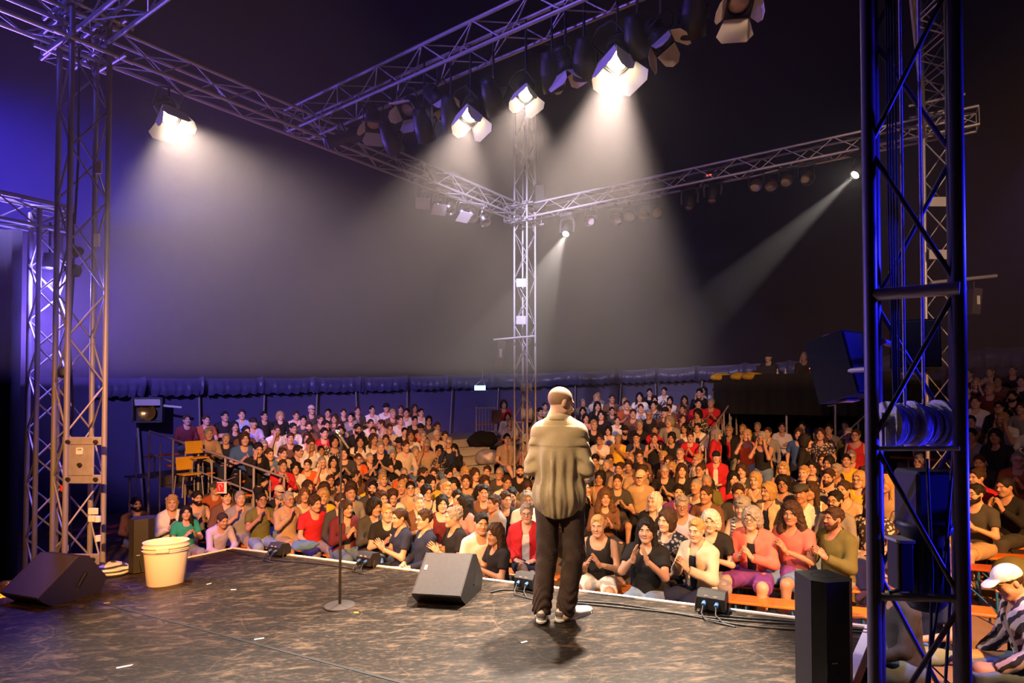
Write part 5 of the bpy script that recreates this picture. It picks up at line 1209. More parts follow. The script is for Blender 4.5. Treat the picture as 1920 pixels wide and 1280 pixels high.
# microphone stand
mb_ = on_z(637, 1136, 0); MS = 1.045; root = empty('microphone_stand', mb_, 'straight microphone stand on a round base, alone on the stage', 'microphone stand')
b = MB(); b.lathe([(0, .022), (.03, .022), (.035, .016), (.128, .013), (.135, .008), (.135, 0.001), (0, 0.001)], 36, Matrix.Translation(mb_)); b.build('base', M['grille'], root)
bar('lower_tube', mb_ + Vector((0, 0, .015)), mb_ + Vector((.003, 0, 0.773)), .0125, M['black'], root, 12); bar('clutch', mb_ + Vector((.003, 0, 0.731)), mb_ + Vector((.003, 0, 0.867)), .018, M['chrome'], root, 12)
bar('upper_tube', mb_ + Vector((.003, 0, 0.836)), mb_ + Vector((.006, 0, 1.400)), .0085, M['black'], root, 12)
cl = MB(); cl.tube([mb_ + Vector((.006, 0, 1.390)), mb_ + Vector((.012, -.01, 1.432)), mb_ + Vector((.0, -.01, 1.458))], .016, 8); cl.build('clip', M['black'], root)
mr_ = empty('microphone', mb_ + Vector((0, 0, 1.463)), 'handheld microphone clipped on top of the stand', 'microphone')
m0, m1 = mb_ + Vector((.075, -.02, 1.395)), mb_ + Vector((-.045, .01, 1.552)); dm = (m1 - m0).normalized()
b = MB(); b.tube([m0, m0 + dm * .13], [.010, .015], 14); b.build('handle', M['black'], mr_); b = MB(); b.tube([m0 + dm * .13, m0 + dm * .145], [.019, .021], 14); b.build('collar', M['chrome'], mr_)
b = MB(); q4 = Matrix.Translation(m0 + dm * .145) @ dm.to_track_quat('Z', 'Y').to_matrix().to_4x4(); b.lathe([(.021, 0), (.026, .015), (.027, .03), (.022, .048), (.012, .057), (0, .059)], 18, q4); b.build('basket', M['chrome'], mr_)

# column speakers
def column_speaker(base, rz, h, w, label, side_mark=False):
    root = empty('column_speaker', base, label, 'speaker', None, rz); T4 = Matrix.Translation(base) @ Matrix.Rotation(rz, 4, 'Z')
    def put(b, n, m): me = b.mesh(n); me.transform(T4); return link(n, me, m, root)
    hw = w / 2; poly = [(-hw, -hw * .55), (-hw * .55, -hw * .95), (hw * .55, -hw * .95), (hw, -hw * .55), (hw * .82, hw * .9), (-hw * .82, hw * .9)]
    b = MB(); b.prism([Vector((x, y, 0.012)) for x, y in poly], (0, 0, h - .012)); put(b, 'cabinet', M['black'])
    b = MB(); b.lathe([(.0, h - .012), (.05, h - .010), (.062, h + .0015), (.068, h + .001)], 24, Matrix.Translation((0, .005, 0)), 1.0, .8); put(b, 'pole_socket', M['hole'])
    b = MB(); b.box((0, hw * .92, h * .5), (w * .74, .012, h * .9), None, .004); put(b, 'grille', M['grille'])
    for sx in (-1, 1):
        for sy in (-.5, .5): b = MB(); b.tube([(sx * hw * .6, sy * hw, 0), (sx * hw * .6, sy * hw, .014)], .018, 8); put(b, 'rubber_foot', M['rubber'])
    b = MB(); b.box((-hw * .25, -hw * .955, h * .30), (w * .30, .004, .07)); put(b, 'connector_panel', M['rubber'])
    b = MB(); b.box((-hw * .2, -hw * .965, h * .345), (.035, .004, .008)); put(b, 'type_plate', M['rail'])
    b = MB(); b.tube([(-hw * .1, -hw * .97, h * .27), (-hw * .15, -hw * 1.12, h * .24), (-hw * .02, -hw * 1.15, h * .14), (hw * .05, -hw * 1.05, .02)], .006, 6); put(b, 'cable', M['rubber'])
    return root
sp_ = on_z(1546, 1302, 0); column_speaker(sp_, math.radians(8), .67, .25, 'black column speaker standing at the right front corner of the stage')
sl = on_z(267, 1070, 0); column_speaker(sl, math.radians(24), .61, .25, 'black column speaker standing at the left stage edge behind the white bucket')

# small black floor lamps with plugs along the front edge
def edge_lamp(px, py, label, s=1.0, rz=0.0):
    p = on_z(px, py, 0); a = math.atan2(ED.y, ED.x) + rz; root = empty('edge_lamp', p, label, 'stage lamp', None, a); T4 = Matrix.Translation(p) @ Matrix.Rotation(a, 4, 'Z') @ Matrix.Scale(s, 4)
    def put(b, n, m): me = b.mesh(n); me.transform(T4); return link(n, me, m, root)
    b = MB(); b.prism([Vector((-.10, y, z)) for y, z in ((-.07, .03), (-.075, .12), (-.04, .165), (.07, .15), (.10, .09), (.09, .03))], (.20, 0, 0)); put(b, 'housing', M['black'])
    b = MB(); b.prism([Vector((-.085, y, z)) for y, z in ((.104, .095), (.094, .035), (.098, .035), (.108, .095))], (.17, 0, 0)); put(b, 'front_glass', M['lens_off'])
    for sx in (-1, 1):
        b = MB(); b.tube([(sx * .115, -.02, .09), (sx * .115, -.04, .0)], .009, 6); put(b, 'foot', M['black'])
        b = MB(); b.tube([(sx * .045, -.073, .085), (sx * .045, -.115, .075)], .016, 10); put(b, 'plug', cloth('bl'))
        b = MB(); b.tube([(sx * .045, -.115, .075), (sx * .05, -.16, .03), (sx * .06 + .05, -.22, .008), (.20, -.25, .006)], .006, 6); put(b, 'cable', M['rubber'])
        b = MB(); b.box((sx * .03, -.0755, .132), (.03, .004, .012)); put(b, 'type_plate', M['lens_off'])
    return root
edge_lamp(523, 1042, 'low black stage lamp lying at the left part of the front edge', 1.0); edge_lamp(690, 1062, 'low black stage lamp at the front edge behind the microphone stand', 1.0)
edge_lamp(988, 1104, 'low grey-blue stage lamp at the front edge left of the performer', .95); edge_lamp(1336, 1146, 'low black stage lamp with two blue plugs at the front edge on the right', 1.05)
# cables
def cable(label, pts, r=.007):
    P = []
    pts = [on_z(x, y, 0) + Vector((0, 0, r + .002)) for x, y in pts]
    for i in range(len(pts) - 1):
        p0, p1, p2, p3 = pts[max(0, i - 1)], pts[i], pts[i + 1], pts[min(len(pts) - 1, i + 2)]
        for t in np.linspace(0, 1, 7)[:-1]:
            P.append(.5 * ((2 * p1) + (p2 - p0) * t + (2 * p0 - 5 * p1 + 4 * p2 - p3) * t * t + (3 * p1 - p0 - 3 * p2 + p3) * t ** 3))
    P.append(pts[-1]); return tag(quicktube('cable', P, r, M['rubber'], None, 6), label, 'cable')
cable('black cable along the front edge left of the microphone stand', [(425, 1032), (510, 1050), (590, 1057), (640, 1064), (665, 1068)])
cable('black cable from the wedge monitor to the performer\'s feet', [(920, 1112), (945, 1107), (985, 1110), (1010, 1116)])
cable('upper black cable running right from the performer along the front edge', [(1075, 1128), (1160, 1134), (1260, 1149), (1340, 1160), (1430, 1168), (1510, 1172), (1580, 1178), (1640, 1184)])
cable('lower black cable running right from the performer along the front edge', [(1080, 1132), (1170, 1141), (1270, 1152), (1380, 1172), (1460, 1180), (1520, 1183), (1600, 1186), (1640, 1190)])
cable('third black cable at the right stage corner', [(1350, 1155), (1400, 1160), (1470, 1165), (1560, 1176), (1625, 1182), (1650, 1192)])
for i, (px, py, rz_, w_, l_, c_, lb) in enumerate(((486, 1197, .4, .02, .07, 'white', 'short white tape mark on the stage below the microphone stand'), (234, 1249, .5, .025, .10, 'white', 'white tape mark near the lower left corner of the stage'),
    (668, 1148, .2, .02, .04, 'yellow', 'tiny yellow tape mark right of the microphone stand base'), (983, 1203, .6, .02, .05, 'tape', 'pale tape mark inside the performer\'s shadow'), (200, 1130, .3, .02, .05, 'yellow', 'small yellow tape mark in front of the left wedge monitor'),
    (438, 1105, .1, .02, .05, 'white', 'pale tape mark between bucket and microphone stand'), (392, 1094, .9, .015, .05, 'white', 'thin pale tape mark right of the bucket'))):
    c = on_z(px, py, .0012); tag(quickbox('tape_mark', c, (l_, w_, .0016), M[c_], None, Matrix.Rotation(rz_, 3, 'Z')), lb, 'tape', 'tape marks on the stage')
# crumpled cloth and bottle at the left edge
def blob(name, c, r, m, label, cat, sc=(1, 1, 1), seed=0, parent=None, h=None):
    rr = random.Random(seed); P = [el((rr.uniform(-.6, .6) * r * sc[0], rr.uniform(-.6, .6) * r * sc[1], r * sc[2] * rr.uniform(.35, .7)), (r * sc[0] * rr.uniform(.4, .7), r * sc[1] * rr.uniform(.4, .7), r * sc[2] * rr.uniform(.3, .6)), k=.4 * r) for _ in range(7)]
    fq = 5 / r; v, f = solid(P, h or r / 9, lambda D, X, Y, Z: np.maximum(D + .07 * r * np.sin(fq * X + 2 * np.sin(fq * Y)) * np.sin(fq * 1.3 * Z + fq * Y), -Z))
    o = link(name, npmesh(name, v, f), m, parent); o.location = c
    if parent is None: tag(o, label, cat)
    return o
tw = on_z(206, 1076, 0); o = blob('towel', (tw.x, tw.y, tw.z + .002), .22, M['cloth_towel'] if 'cloth_towel' in M else cloth('st'), 'crumpled striped towel lying at the left stage edge', 'towel', (1, .6, .35), 3)
bt = on_z(205, 1068, 0); bt = Vector((bt.x - .12, bt.y + .25, FLOOR + gz(bt.x))); rt = empty('bottle', bt, 'dark bottle standing behind the striped towel', 'bottle')
b = MB(); b.lathe([(0, .0), (.045, .0), (.047, .02), (.047, .75), (.02, .84), (.018, .95), (0, .95)], 16, Matrix.Translation(bt)); b.build('glass', M['black'], rt); b = MB(); b.lathe([(.048, .55), (.048, .70)], 16, Matrix.Translation(bt)); b.build('paper_label', M['white'], rt)
gp = at(8, 1062, 6.0); gr = blob('gold_cushion', (gp.x - .1, gp.y, FLOOR + gz(gp.x)), .45, M['gold'], 'shiny gold fabric bundle at the left edge of the picture', 'bundle', (1, .8, 2.0), 5, None, .035)
# things among the first rows
def put_bag(px, py, z, r, m, label, cat, sc, seed): p = on_z(px, py, z); blob('bag' if cat == 'bag' else cat, p, r, m, label, cat, sc, seed, None, r / 8)
put_bag(570, 1030, -.30, .17, M['cloth_blue'], 'blue bag lying at the stage edge between two people', 'bag', (1, .6, .6), 11)
# ------------------------------------------------------------------ the performer, seen from behind
def mat_from(name, base, **kw): return mat(name, base, **kw)
M['corduroy'] = mat('tan_corduroy', (0.42, 0.32, 0.20), 0.9, 0, 0.10, 20, 0.35, 0.2, bscale=120)
M['trouser_brown'] = mat('dark_brown_twill', (0.075, 0.048, 0.040), 0.9, 0, 0.16, 16, 0.35, 0.2, bscale=90)
M['stubble'] = mat('shaved_hair', (0.30, 0.17, 0.105), 0.7, 0, 0.25, 60, 0.3, bscale=200)
M['sneaker'] = mat('white_sneaker', (0.74, 0.66, 0.62), 0.55, 0, 0.1, 30)
M['sneaker_dark'] = mat('grey_sneaker_patch', (0.16, 0.12, 0.12), 0.7)
PX, PYY, PS = .375, 4.66, 1.055
p = pose('dd', 1, -50, 17, stand=True); p['shx'] = .148; pyaw = math.radians(-17)
def to_local(x, y, z): q = rotz(-pyaw) @ V(x - PX, y - PYY, 0); return V(q[0] / PS, q[1] / PS, z)
lh, rh = to_local(.235, 4.66, .075), to_local(.425, 4.66, .075); lt, rt_ = to_local(.255, 4.88, .03), to_local(.625, 4.79, .03)
lk, rk = V(-.098, .015, .49), V(.108, .02, .49)
p['feet'] = ({-1: lh, 1: rh}, {-1: lt, 1: rt_}, {-1: lk, 1: rk})
ARMS['P'] = ((.205, -.030, .200), (.100, .205, .235), (-.80, .55, .15), (-.2, -.9, -.3), .45); p['arms'] = 'PP'
v, f, m, S = make_body(p, .010)
perf = link('person', npmesh('performer_body', v, f, m, [SKIN[0], M['lips'], M['eye'], M['iris'], HAIRC['m']]))
perf.location = (PX, PYY, gz(PX)); perf.rotation_euler = (0, 0, pyaw); perf.scale = (PS,) * 3
tag(perf, 'person on the stage with back to us in a loose tan shirt and dark trousers', 'person')
MXP = Matrix.Identity(4)
for r in range(3):
    for c in range(3): MXP[r][c] = S['HR'][r][c]
    MXP[r][3] = S['H'][r]
def pchild(name, me, m, MX=None): o = link(name, me, m); o.parent = perf; o.matrix_local = MX or Matrix.Identity(4); return o
v, f = solid([el((0, -.016, .032), (.074, .095, .085), k=.02, grow=.004), minus(el((0, .115, -.02), (.085, .085, .120), k=.012)), minus(rc((-.2, -.01, -.140), (.2, -.01, -.140), .075, .075, .01))] + [minus(el((s * .085, -.002, -.008), (.024, .026, .036), k=.006)) for s in (-1, 1)], .0045)
pchild('hair', npmesh('stubble', v, f), M['stubble'], MXP)
T = S['T']; L = S['L']
def shirt_post(D, X, Y, Z):
    z = Z - .93; th = np.arctan2(X, -Y)                      # th = 0 in the middle of the back
    back = np.clip(-Y / .08, 0, 1); low = np.clip((.36 - z) / .12, 0, 1) * (np.abs(X) < .30) * (.45 + .55 * np.clip((z + .13) / .16, 0, 1))
    w = 1 / (1 + np.exp(np.clip((np.abs(X) - .165 - .14 * np.clip((.12 - z) / .06, 0, 1)) / .012, -40, 40)))
    folds = .0075 * np.sin(13 * th + 5 * z + 1.1 * np.sin(9 * z + 2)) * low + .0055 * np.sin(23 * th - 9 * z + 1.5 * np.sin(14 * z)) * low * np.clip(.2 - z, 0, .3) * 4
    drape = .004 * np.sin(26 * (z + 1.1 * np.abs(X)) + 1.5) * np.clip((.02 - z) / .1, 0, 1)
    pleat = -.007 * np.exp(-((X + .012) / .014) ** 2) * back * low + .004 * np.exp(-((X + .034) / .008) ** 2) * back * low + .004 * np.exp(-((X - .010) / .008) ** 2) * back * low
    yoke = -.0035 * back * (z > .372) * (z < .52)
    D = D + (folds + drape) * w + pleat + yoke
    arm_ = 1 - w                                             # creases across the sleeves
    D = D + .0065 * np.sin(62 * z + 40 * np.abs(X) + 3 * np.sin(30 * Y)) * arm_ * (z < .44)
    hem = -.128 + .030 * np.clip(1 - (np.abs(X) / .13) ** 2, -1, 1) * -1 + .0 * Y
    return np.maximum(D, -(z - hem))
g = .028
P_ = torso(S, g, .06) + [el(T((0, -.004, -.02)), (.176, .150, .20), None, .05, grow=.010), el(T((0, -.02, .25)), (.162, .124, .22), None, .05, grow=.010)] + arms_p(S, .017, .04, upto=1.72)
P_ += [minus(rc(T((0, .03, .50)), T((0, .02, .68)), .070, .09, .01))]
v, f = solid(P_, .0068, shirt_post); pchild('shirt', npmesh('shirt', v, f), M['corduroy'])
# folded collar, cuffs
b = MB(); nk = T((0, -.014, .548)); tl = Matrix.Translation(Vector(nk)) @ Matrix.Rotation(math.radians(-14), 4, 'X')
b.lathe([(.074, .0), (.071, .030), (.073, .043), (.080, .046), (.090, .026), (.098, -.004), (.094, -.006), (.086, .018)], 36, tl, 1.0, .98); pchild('collar', b.mesh('collar'), M['corduroy'])
for s in (-1, 1):
    e, w = S['A'][s][1], S['A'][s][2]; a0 = e + (w - e) * .60; a1 = e + (w - e) * .80
    b = MB(); b.tube([a0, a0 + (a1 - a0) * .1, a0 + (a1 - a0) * .5, a0 + (a1 - a0) * .9, a1], [.054, .060, .060, .059, .052], 18); pchild('cuff', b.mesh('cuff'), M['corduroy'])
# trousers
def leg_post(D, X, Y, Z):
    low = np.clip((.32 - Z) / .25, 0, 1); kn = np.exp(-((Z - .50) / .14) ** 2)
    D = D + .0070 * np.sin(95 * Z + 14 * np.sin(18 * X) + 9 * Y) * low + .0045 * np.sin(48 * Z + 25 * X + 8 * np.sin(14 * Y)) * kn + .0028 * np.sin(40 * X + 30 * Z + 12 * Y)
    return np.maximum(np.maximum(D, Z - .985), -(Z - .028 - .25 * np.clip(Y, -.2, .05) * 0))
P_ = [el(T((0, -.012, .0)), (.160, .118, .14), None, .05, grow=.008)]
for s in (-1, 1):
    P_ += [rc(S['HP'][s], S['K'][s], .098, .078, .035), rc(S['K'][s], S['N'][s] + V(0, 0, .02), .077, .074, .03)]
v, f = solid(P_, .0072, leg_post); pchild('trousers', npmesh('trousers', v, f), M['trouser_brown'])
b = MB(); b.tube([T((.155, -.03, .02)), T((.165, -.035, -.03)), T((.168, -.035, -.10))], .006, 6); pchild('key_cord', b.mesh('key_cord'), M['white'])
# sneakers
for s in (-1, 1):
    N_, FT = S['N'][s], S['FT'][s]; d = FT - N_; d[2] = 0; d /= np.linalg.norm(d); q = V(N_[0], N_[1], 0); hl = q - d * .055; toe = q + d * .205; sd = V(d[1], -d[0], 0)
    up_ = V(0, 0, 1)
    P_ = [rc(hl + up_ * .045, q + d * .04 + up_ * .055, .036, .043, .03), rc(q + d * .03 + up_ * .05, toe + up_ * .030, .044, .030, .03), rc(hl + up_ * .07, q + up_ * .085, .030, .042, .02), rc(q + d * .10 + up_ * .03, toe - d * .01 + up_ * .025, .046, .040, .02), minus(rc(q - d * .005 + up_ * .10, q + up_ * .20, .036, .04, .008))]
    v, f = solid(P_, .006, lambda D, X, Y, Z: np.maximum(D, -(Z - .018))); sh = pchild('sneaker', npmesh('sneaker', v, f), M['sneaker'])
    P_ = [rc(hl + up_ * .016, q + d * .05 + up_ * .016, .040, .046, .02), rc(q + d * .05 + up_ * .016, toe + up_ * .016, .046, .040, .02)]
    v, f = solid(P_, .006, lambda D, X, Y, Z: np.maximum(np.maximum(D, -(Z - .001)), Z - .026)); so = link('sole', npmesh('sole', v, f), M['white']); so.parent = sh
    v, f = solid([rc(hl + up_ * .055, hl + d * .03 + up_ * .075, .0385, .0345, .01)], .006, lambda D, X, Y, Z: np.maximum(np.maximum(D, -(Z - .040)), Z - .085)); so = link('heel_patch', npmesh('heel_patch', v, f), M['sneaker_dark']); so.parent = sh
    for k in range(4):
        c = q + d * (.055 + .026 * k) + up_ * (.099 - .010 * k); b = MB(); b.tube([c + sd * .026 - up_ * .010, c + up_ * .004, c - sd * .026 - up_ * .010], .0035, 5); la = link('lace', b.mesh('lace'), M['white']); la.parent = sh

# ------------------------------------------------------------------ person in a wheelchair, bottom right
def zebra():
    m = mat('zebra_scarf', (0.5, .45, .55), .85); nt = m.node_tree; b = nt.nodes['Principled BSDF']; tc = nt.nodes.new('ShaderNodeTexCoord'); w = nt.nodes.new('ShaderNodeTexWave'); w.bands_direction = 'DIAGONAL'
    w.inputs['Scale'].default_value = 5.5; w.inputs['Distortion'].default_value = 4.5; w.inputs['Detail'].default_value = 2; w.inputs['Detail Scale'].default_value = 1.2
    r = nt.nodes.new('ShaderNodeValToRGB'); r.color_ramp.interpolation = 'CONSTANT'; r.color_ramp.elements[0].color = (.035, .03, .045, 1); r.color_ramp.elements[1].color = (.62, .55, .64, 1); r.color_ramp.elements[1].position = .46
    nt.links.new(tc.outputs['Object'], w.inputs['Vector']); nt.links.new(w.outputs['Fac'], r.inputs[0]); nt.links.new(r.outputs[0], b.inputs['Base Color']); return m
M['cloth_zb'] = zebra(); PALNAME['zb'] = 'zebra'
PDEF['wc'] = pose('kk', 15, 12, 14, 0)
wyaw = math.atan2(.32, -.95) - math.pi / 2; wloc = Vector((3.90, 4.36, FLOOR + .02 + gz(3.90)))
wp_ = person(wloc, wyaw, .96, 'wc', 'bsC', 'zb.j', '', 'person in a wheelchair with a pale cap and black-and-white zebra scarf', None, ('trousers', 'dn'), True, 1)
for c in wp_.children:
    if c.name.startswith('cap'): c.material_slots[0].material = cloth('wh')
    if c.name.startswith('jacket'): c.name = 'scarf'
root = empty('wheelchair', wloc - Vector((0, 0, .02)), 'black wheelchair with green frame tubes at the bottom right corner', 'wheelchair', None, wyaw)
T4 = Matrix.Translation(wloc - Vector((0, 0, .02))) @ Matrix.Rotation(wyaw, 4, 'Z')
def wput(b, n, m, par=None):
    me = b.mesh(n); me.transform(T4); return link(n, me, m, par or root)
b = MB(); b.box((0, .0, .44), (.42, .44, .035), None, .01); wput(b, 'seat', M['rubber'])
b = MB(); b.box((0, -.235, .66), (.42, .03, .44), Matrix.Rotation(math.radians(8), 3, 'X'), .01); wput(b, 'backrest', M['rubber'])
for s in (-1, 1):
    wy, wz, R_ = -.10, .305, .30; x = s * .285
    b = MB(); b.tube([(x, wy + R_ * math.cos(t), wz + R_ * math.sin(t)) for t in np.linspace(0, 2 * math.pi, 41)[:-1]], .017, 8, closed=True); wh = wput(b, 'wheel', M['rubber'])
    b = MB(); b.tube([(x, wy + .278 * math.cos(t), wz + .278 * math.sin(t)) for t in np.linspace(0, 2 * math.pi, 41)[:-1]], .009, 6, closed=True); wput(b, 'rim', M['chrome'], wh)
    b = MB(); b.tube([(x + s * .04, wy + .255 * math.cos(t), wz + .255 * math.sin(t)) for t in np.linspace(0, 2 * math.pi, 41)[:-1]], .009, 6, closed=True); wput(b, 'hand_rim', M['chrome'], wh)
    b = MB(); b.tube([(x - .03, wy, wz), (x + .03, wy, wz)], .025, 12); wput(b, 'hub', M['chrome'], wh)
    b = MB()
    for k in range(18): t = 2 * math.pi * k / 18; b.tube([(x, wy, wz), (x, wy + .275 * math.cos(t), wz + .275 * math.sin(t))], .0018, 4)
    wput(b, 'spokes', M['chrome'], wh)
    b = MB(); b.tube([(s * .22, -.25, .95), (s * .22, -.24, .44), (s * .22, .24, .43), (s * .20, .34, .30), (s * .17, .44, .12)], .014, 8); wput(b, 'frame_tube', M['green'])
    b = MB(); b.tube([(s * .22, .20, .43), (s * .22, .24, .22), (s * .22, .30, .14)], .013, 8); b.tube([(s * .22, -.2, .43), (s * .22, -.1, .30)], .013, 8); b.tube([(s * .22, .24, .22), (s * .22, -.1, .22)], .013, 8); wput(b, 'lower_tube', M['green'])
    b = MB(); b.tube([(s * .22, .30 + .065 * math.cos(t), .075 + .065 * math.sin(t)) for t in np.linspace(0, 2 * math.pi, 17)[:-1]], .014, 8, closed=True); b.tube([(s * .22, .30, .14), (s * .22, .30, .075)], .012, 6); wput(b, 'caster', M['rubber'])
    b = MB(); b.box((s * .10, .50, .085), (.15, .14, .012)); wput(b, 'footrest', M['rubber'])
    b = MB(); b.box((s * .245, .02, .66), (.05, .28, .03), None, .01); b.tube([(s * .245, .10, .65), (s * .235, .10, .43)], .011, 6); wput(b, 'armrest', M['rubber'])
    b = MB(); b.tube([(s * .22, -.25, .93), (s * .22, -.36, .93)], .016, 8); wput(b, 'push_handle', M['rubber'])
# someone seated behind the winch mast, only hand and knee to be seen
person((3.05, 4.55, FLOOR + gz(3.05)), math.atan2(.2, -.9) - math.pi / 2, .98, 'r2', 'bs', 'dg.l', '', 'person in dark long-sleeved top and jeans sitting behind the winch mast', None, ('trousers', 'dn'), True)
bench(Vector((3.05, 4.1, 0)), Vector((3.05, 5.1, 0)), 'bench half hidden behind the winch mast beside the wheelchair')
# ------------------------------------------------------------------ winch inside the front mast
wc = at(1713, 795, 2.50); wr = empty('rope_winch', (wc.x, wc.y, wc.z), 'rope winch with coiled rope inside the blue lit front mast', 'winch')
ax = Vector((1, 0.05, 0)).normalized(); hl_ = .115
for t, r in ((-1, .098), (-.10, .100), (.92, .104)):
    b = MB(); b.tube([wc + ax * (hl_ * t - .006), wc + ax * (hl_ * t + .006)], r, 28); b.build('flange', M['rope'], wr)
bar('drum', wc - ax * hl_, wc + ax * hl_, .055, M['steel'], wr, 16); bar('axle', wc - ax * .19, wc + ax * .19, .014, M['steel'], wr, 8)
for t0, t1 in ((-.92, -.18), (-.02, .84)):
    n_ = int((t1 - t0) * hl_ / .0125)
    for k in range(n_):
        c = wc + ax * (hl_ * t0 + .0125 * (k + .5)); rr_ = .080 + .006 * math.sin(k * 2.3); y_ = Vector((-ax.y, ax.x, 0)); tw_ = .004 * math.sin(k * 1.7)
        b = MB(); b.tube([c + y_ * rr_ * math.cos(t) + Vector((0, 0, rr_ * math.sin(t))) + ax * tw_ * math.cos(t) for t in np.linspace(0, 2 * math.pi, 25)[:-1]], .0072, 6, closed=True); b.build('rope_turn', M['rope'], wr)
for sx in (-1, 1):
    b = MB(); b.box(wc + ax * sx * .150 + Vector((0, 0, -.03)), (.012, .05, .16)); b.build('bearing_plate', M['steel'], wr)
def rail_(px0, py0, px1, py1, d0, d1, r, nm, m=M['alu'], root=wr): bar(nm, at(px0, py0, d0), at(px1, py1, d1), r, m, root, 10)
rail_(1630, 841, 1800, 840, 2.47, 2.27, .010, 'cross_bar'); rail_(1630, 838, 1800, 842, 2.74, 2.54, .010, 'cross_bar')
rail_(1628, 553, 1800, 540, 2.47, 2.27, .026, 'cross_tube', root=mast_r); rail_(1640, 548, 1812, 546, 2.74, 2.52, .02, 'cross_tube', root=mast_r)
mo = at(1732, 1000, 2.50); mr2 = empty('hoist_motor', (mo.x, mo.y, mo.z), 'dark upright hoist motor below the rope winch in the front mast', 'motor')
zt = at(1732, 880, 2.5).z; zf = at(1732, 985, 2.5).z; ze = at(1732, 1140, 2.5).z
b = MB(); b.box((mo.x - .005, mo.y, (zt + zf) / 2), (.145, .16, zt - zf), None, .012); b.build('gearbox', M['ratchet'], mr2)
b = MB(); b.lathe([(0, ze), (.055, ze), (.078, ze + .03), (.082, ze + .05), (.082, zf - .04), (.10, zf - .02), (.104, zf), (.104, zf + .014), (.085, zf + .02), (0, zf + .02)], 28, Matrix.Translation((mo.x, mo.y, 0))); b.build('motor_body', M['ratchet'], mr2)
for k in range(18):
    a = 2 * math.pi * k / 18; b = MB(); b.box((mo.x + .084 * math.cos(a), mo.y + .084 * math.sin(a), (ze + zf) / 2), (.012, .004, .20), Matrix.Rotation(a, 3, 'Z')); b.build('cooling_fin', M['ratchet'], mr2)
tb = at(1688, 1058, 2.46); b = MB(); b.box(tb, (.06, .09, .20), None, .008); b.build('terminal_box', M['ratchet'], mr2); b = MB(); b.box(tb + Vector((0, 0, .104)), (.066, .096, .012)); b.build('box_lid', M['steel'], mr2)
bar('hook', at(1665, 1112, 2.45), at(1690, 1108, 2.45), .012, M['chrome'], mr2, 8); rail_(1650, 1118, 1800, 1122, 2.47, 2.3, .016, 'motor_bracket', M['steel'], mr2)
def rope(label, pts, r, m, root=None, name='rope'): return tag(quicktube(name, pts, r, m, None, 6), label, name)
for px, d, lb in ((1692, 2.42, 'first'), (1727, 2.46, 'second')): q = at(px, 400, d); rope('taut rope running down inside the front mast, %s from left' % lb, [(q.x, q.y, 7), (q.x, q.y, wc.z + .08)], .0055, M['rope'])
for i, px in enumerate((1664, 1669, 1674, 1680)): q = at(px, 300, 2.62); e = at(px + 12 - 2 * i, 760, 2.62); rope('dark cable strung along the left side of the front mast, %s of four' % ORD[i], [(q.x, q.y, 7), at(px + 2, 420, 2.62), e], .004, M['rubber'], name='cable')
for i, (a_, b_) in enumerate((((1738, 860), (1742, 1290)), ((1790, 820), (1735, 1290)), ((1775, 960), (1772, 1290)))): rope('black cable hanging from the hoist motor, %s of three' % ORD[i], [at(*a_, 2.4), at((a_[0] + b_[0]) / 2 + 8, (a_[1] + b_[1]) / 2, 2.38), at(*b_, 2.4)], .006, M['rubber'], name='cable')

# two black loudspeakers on brackets behind the front mast
def pa_box(c, rz, tilt, size, label, bracket_to):
    root = empty('loudspeaker', c, label, 'speaker'); R3 = (Matrix.Rotation(rz, 3, 'Z') @ Matrix.Rotation(tilt, 3, 'X')); w, dp, h = size
    b = MB(); b.prism([Vector(c) + R3 @ Vector((x, y, -h / 2)) for x, y in ((-w / 2, -dp / 2), (w / 2, -dp / 2), (w * .36, dp / 2), (-w * .36, dp / 2))], R3 @ Vector((0, 0, h))); b.build('cabinet', M['drape'], root)
    b = MB(); b.box(Vector(c) + R3 @ Vector((0, -dp / 2 - .004, 0)), (w * .94, .01, h * .94), R3, .004); b.build('grille', M['grille'], root)
    for s in (-1, 1): b = MB(); b.box(Vector(c) + R3 @ Vector((0, 0, s * (h / 2 + .01))), (w * .5, .04, .008), R3); b.build('bracket', M['steel'], root)
    bar('mount_tube', Vector(c) + R3 @ Vector((0, dp / 2 - .02, 0)), bracket_to, .014, M['steel'], root, 8)
    return root
pa_box(at(1577, 690, 3.05), math.radians(32), math.radians(-14), (.25, .22, .33), 'black loudspeaker tilted down, left of the front mast before the platform', at(1650, 690, 2.68))
pa_box(at(1712, 652, 3.0), math.radians(-30), math.radians(-8), (.21, .22, .24), 'black loudspeaker seen through the front mast', at(1655, 640, 2.68))
b = MB(); c = at(1615, 700, 2.95); b.box(c, (.04, .03, .045), Matrix.Rotation(.3, 3, 'Y')); tag(b.build('clamp', M['tape']), 'pale clamp block on the bracket left of the front mast', 'clamp')
# small speakers on bars at the far masts
for (x0, y0), (x1, y1), d, (sx, sy), lb, mm in (((925, 637), (1002, 630), 13.75, (938, 664), 'slim black speaker hanging from a bar on the crowd mast', mast_d), ((1745, 530), (1868, 517), 9.5, (1826, 566), 'slim black speaker hanging from a bar on the mast behind the front mast', mast_e)):
    bar('side_bar', at(x0, y0, d), at(x1, y1, d), .03, M['alu'], mm, 8); c = at(sx, sy, d); r0 = empty('slim_speaker', c, lb, 'speaker'); k = d / 13.75
    b = MB(); b.box(c, (.20 * k, .16, .62 * k), Matrix.Rotation(.12, 3, 'Y'), .01); b.build('cabinet', M['grille'], r0); b = MB(); b.box(c + Vector((.01, -.083, .02)), (.07 * k, .004, .20 * k)); b.build('paper_label', M['white'], r0)
    bar('hanger', c + Vector((0, 0, .30 * k)), at(sx, y0 - 2, d), .012, M['black'], r0, 6)
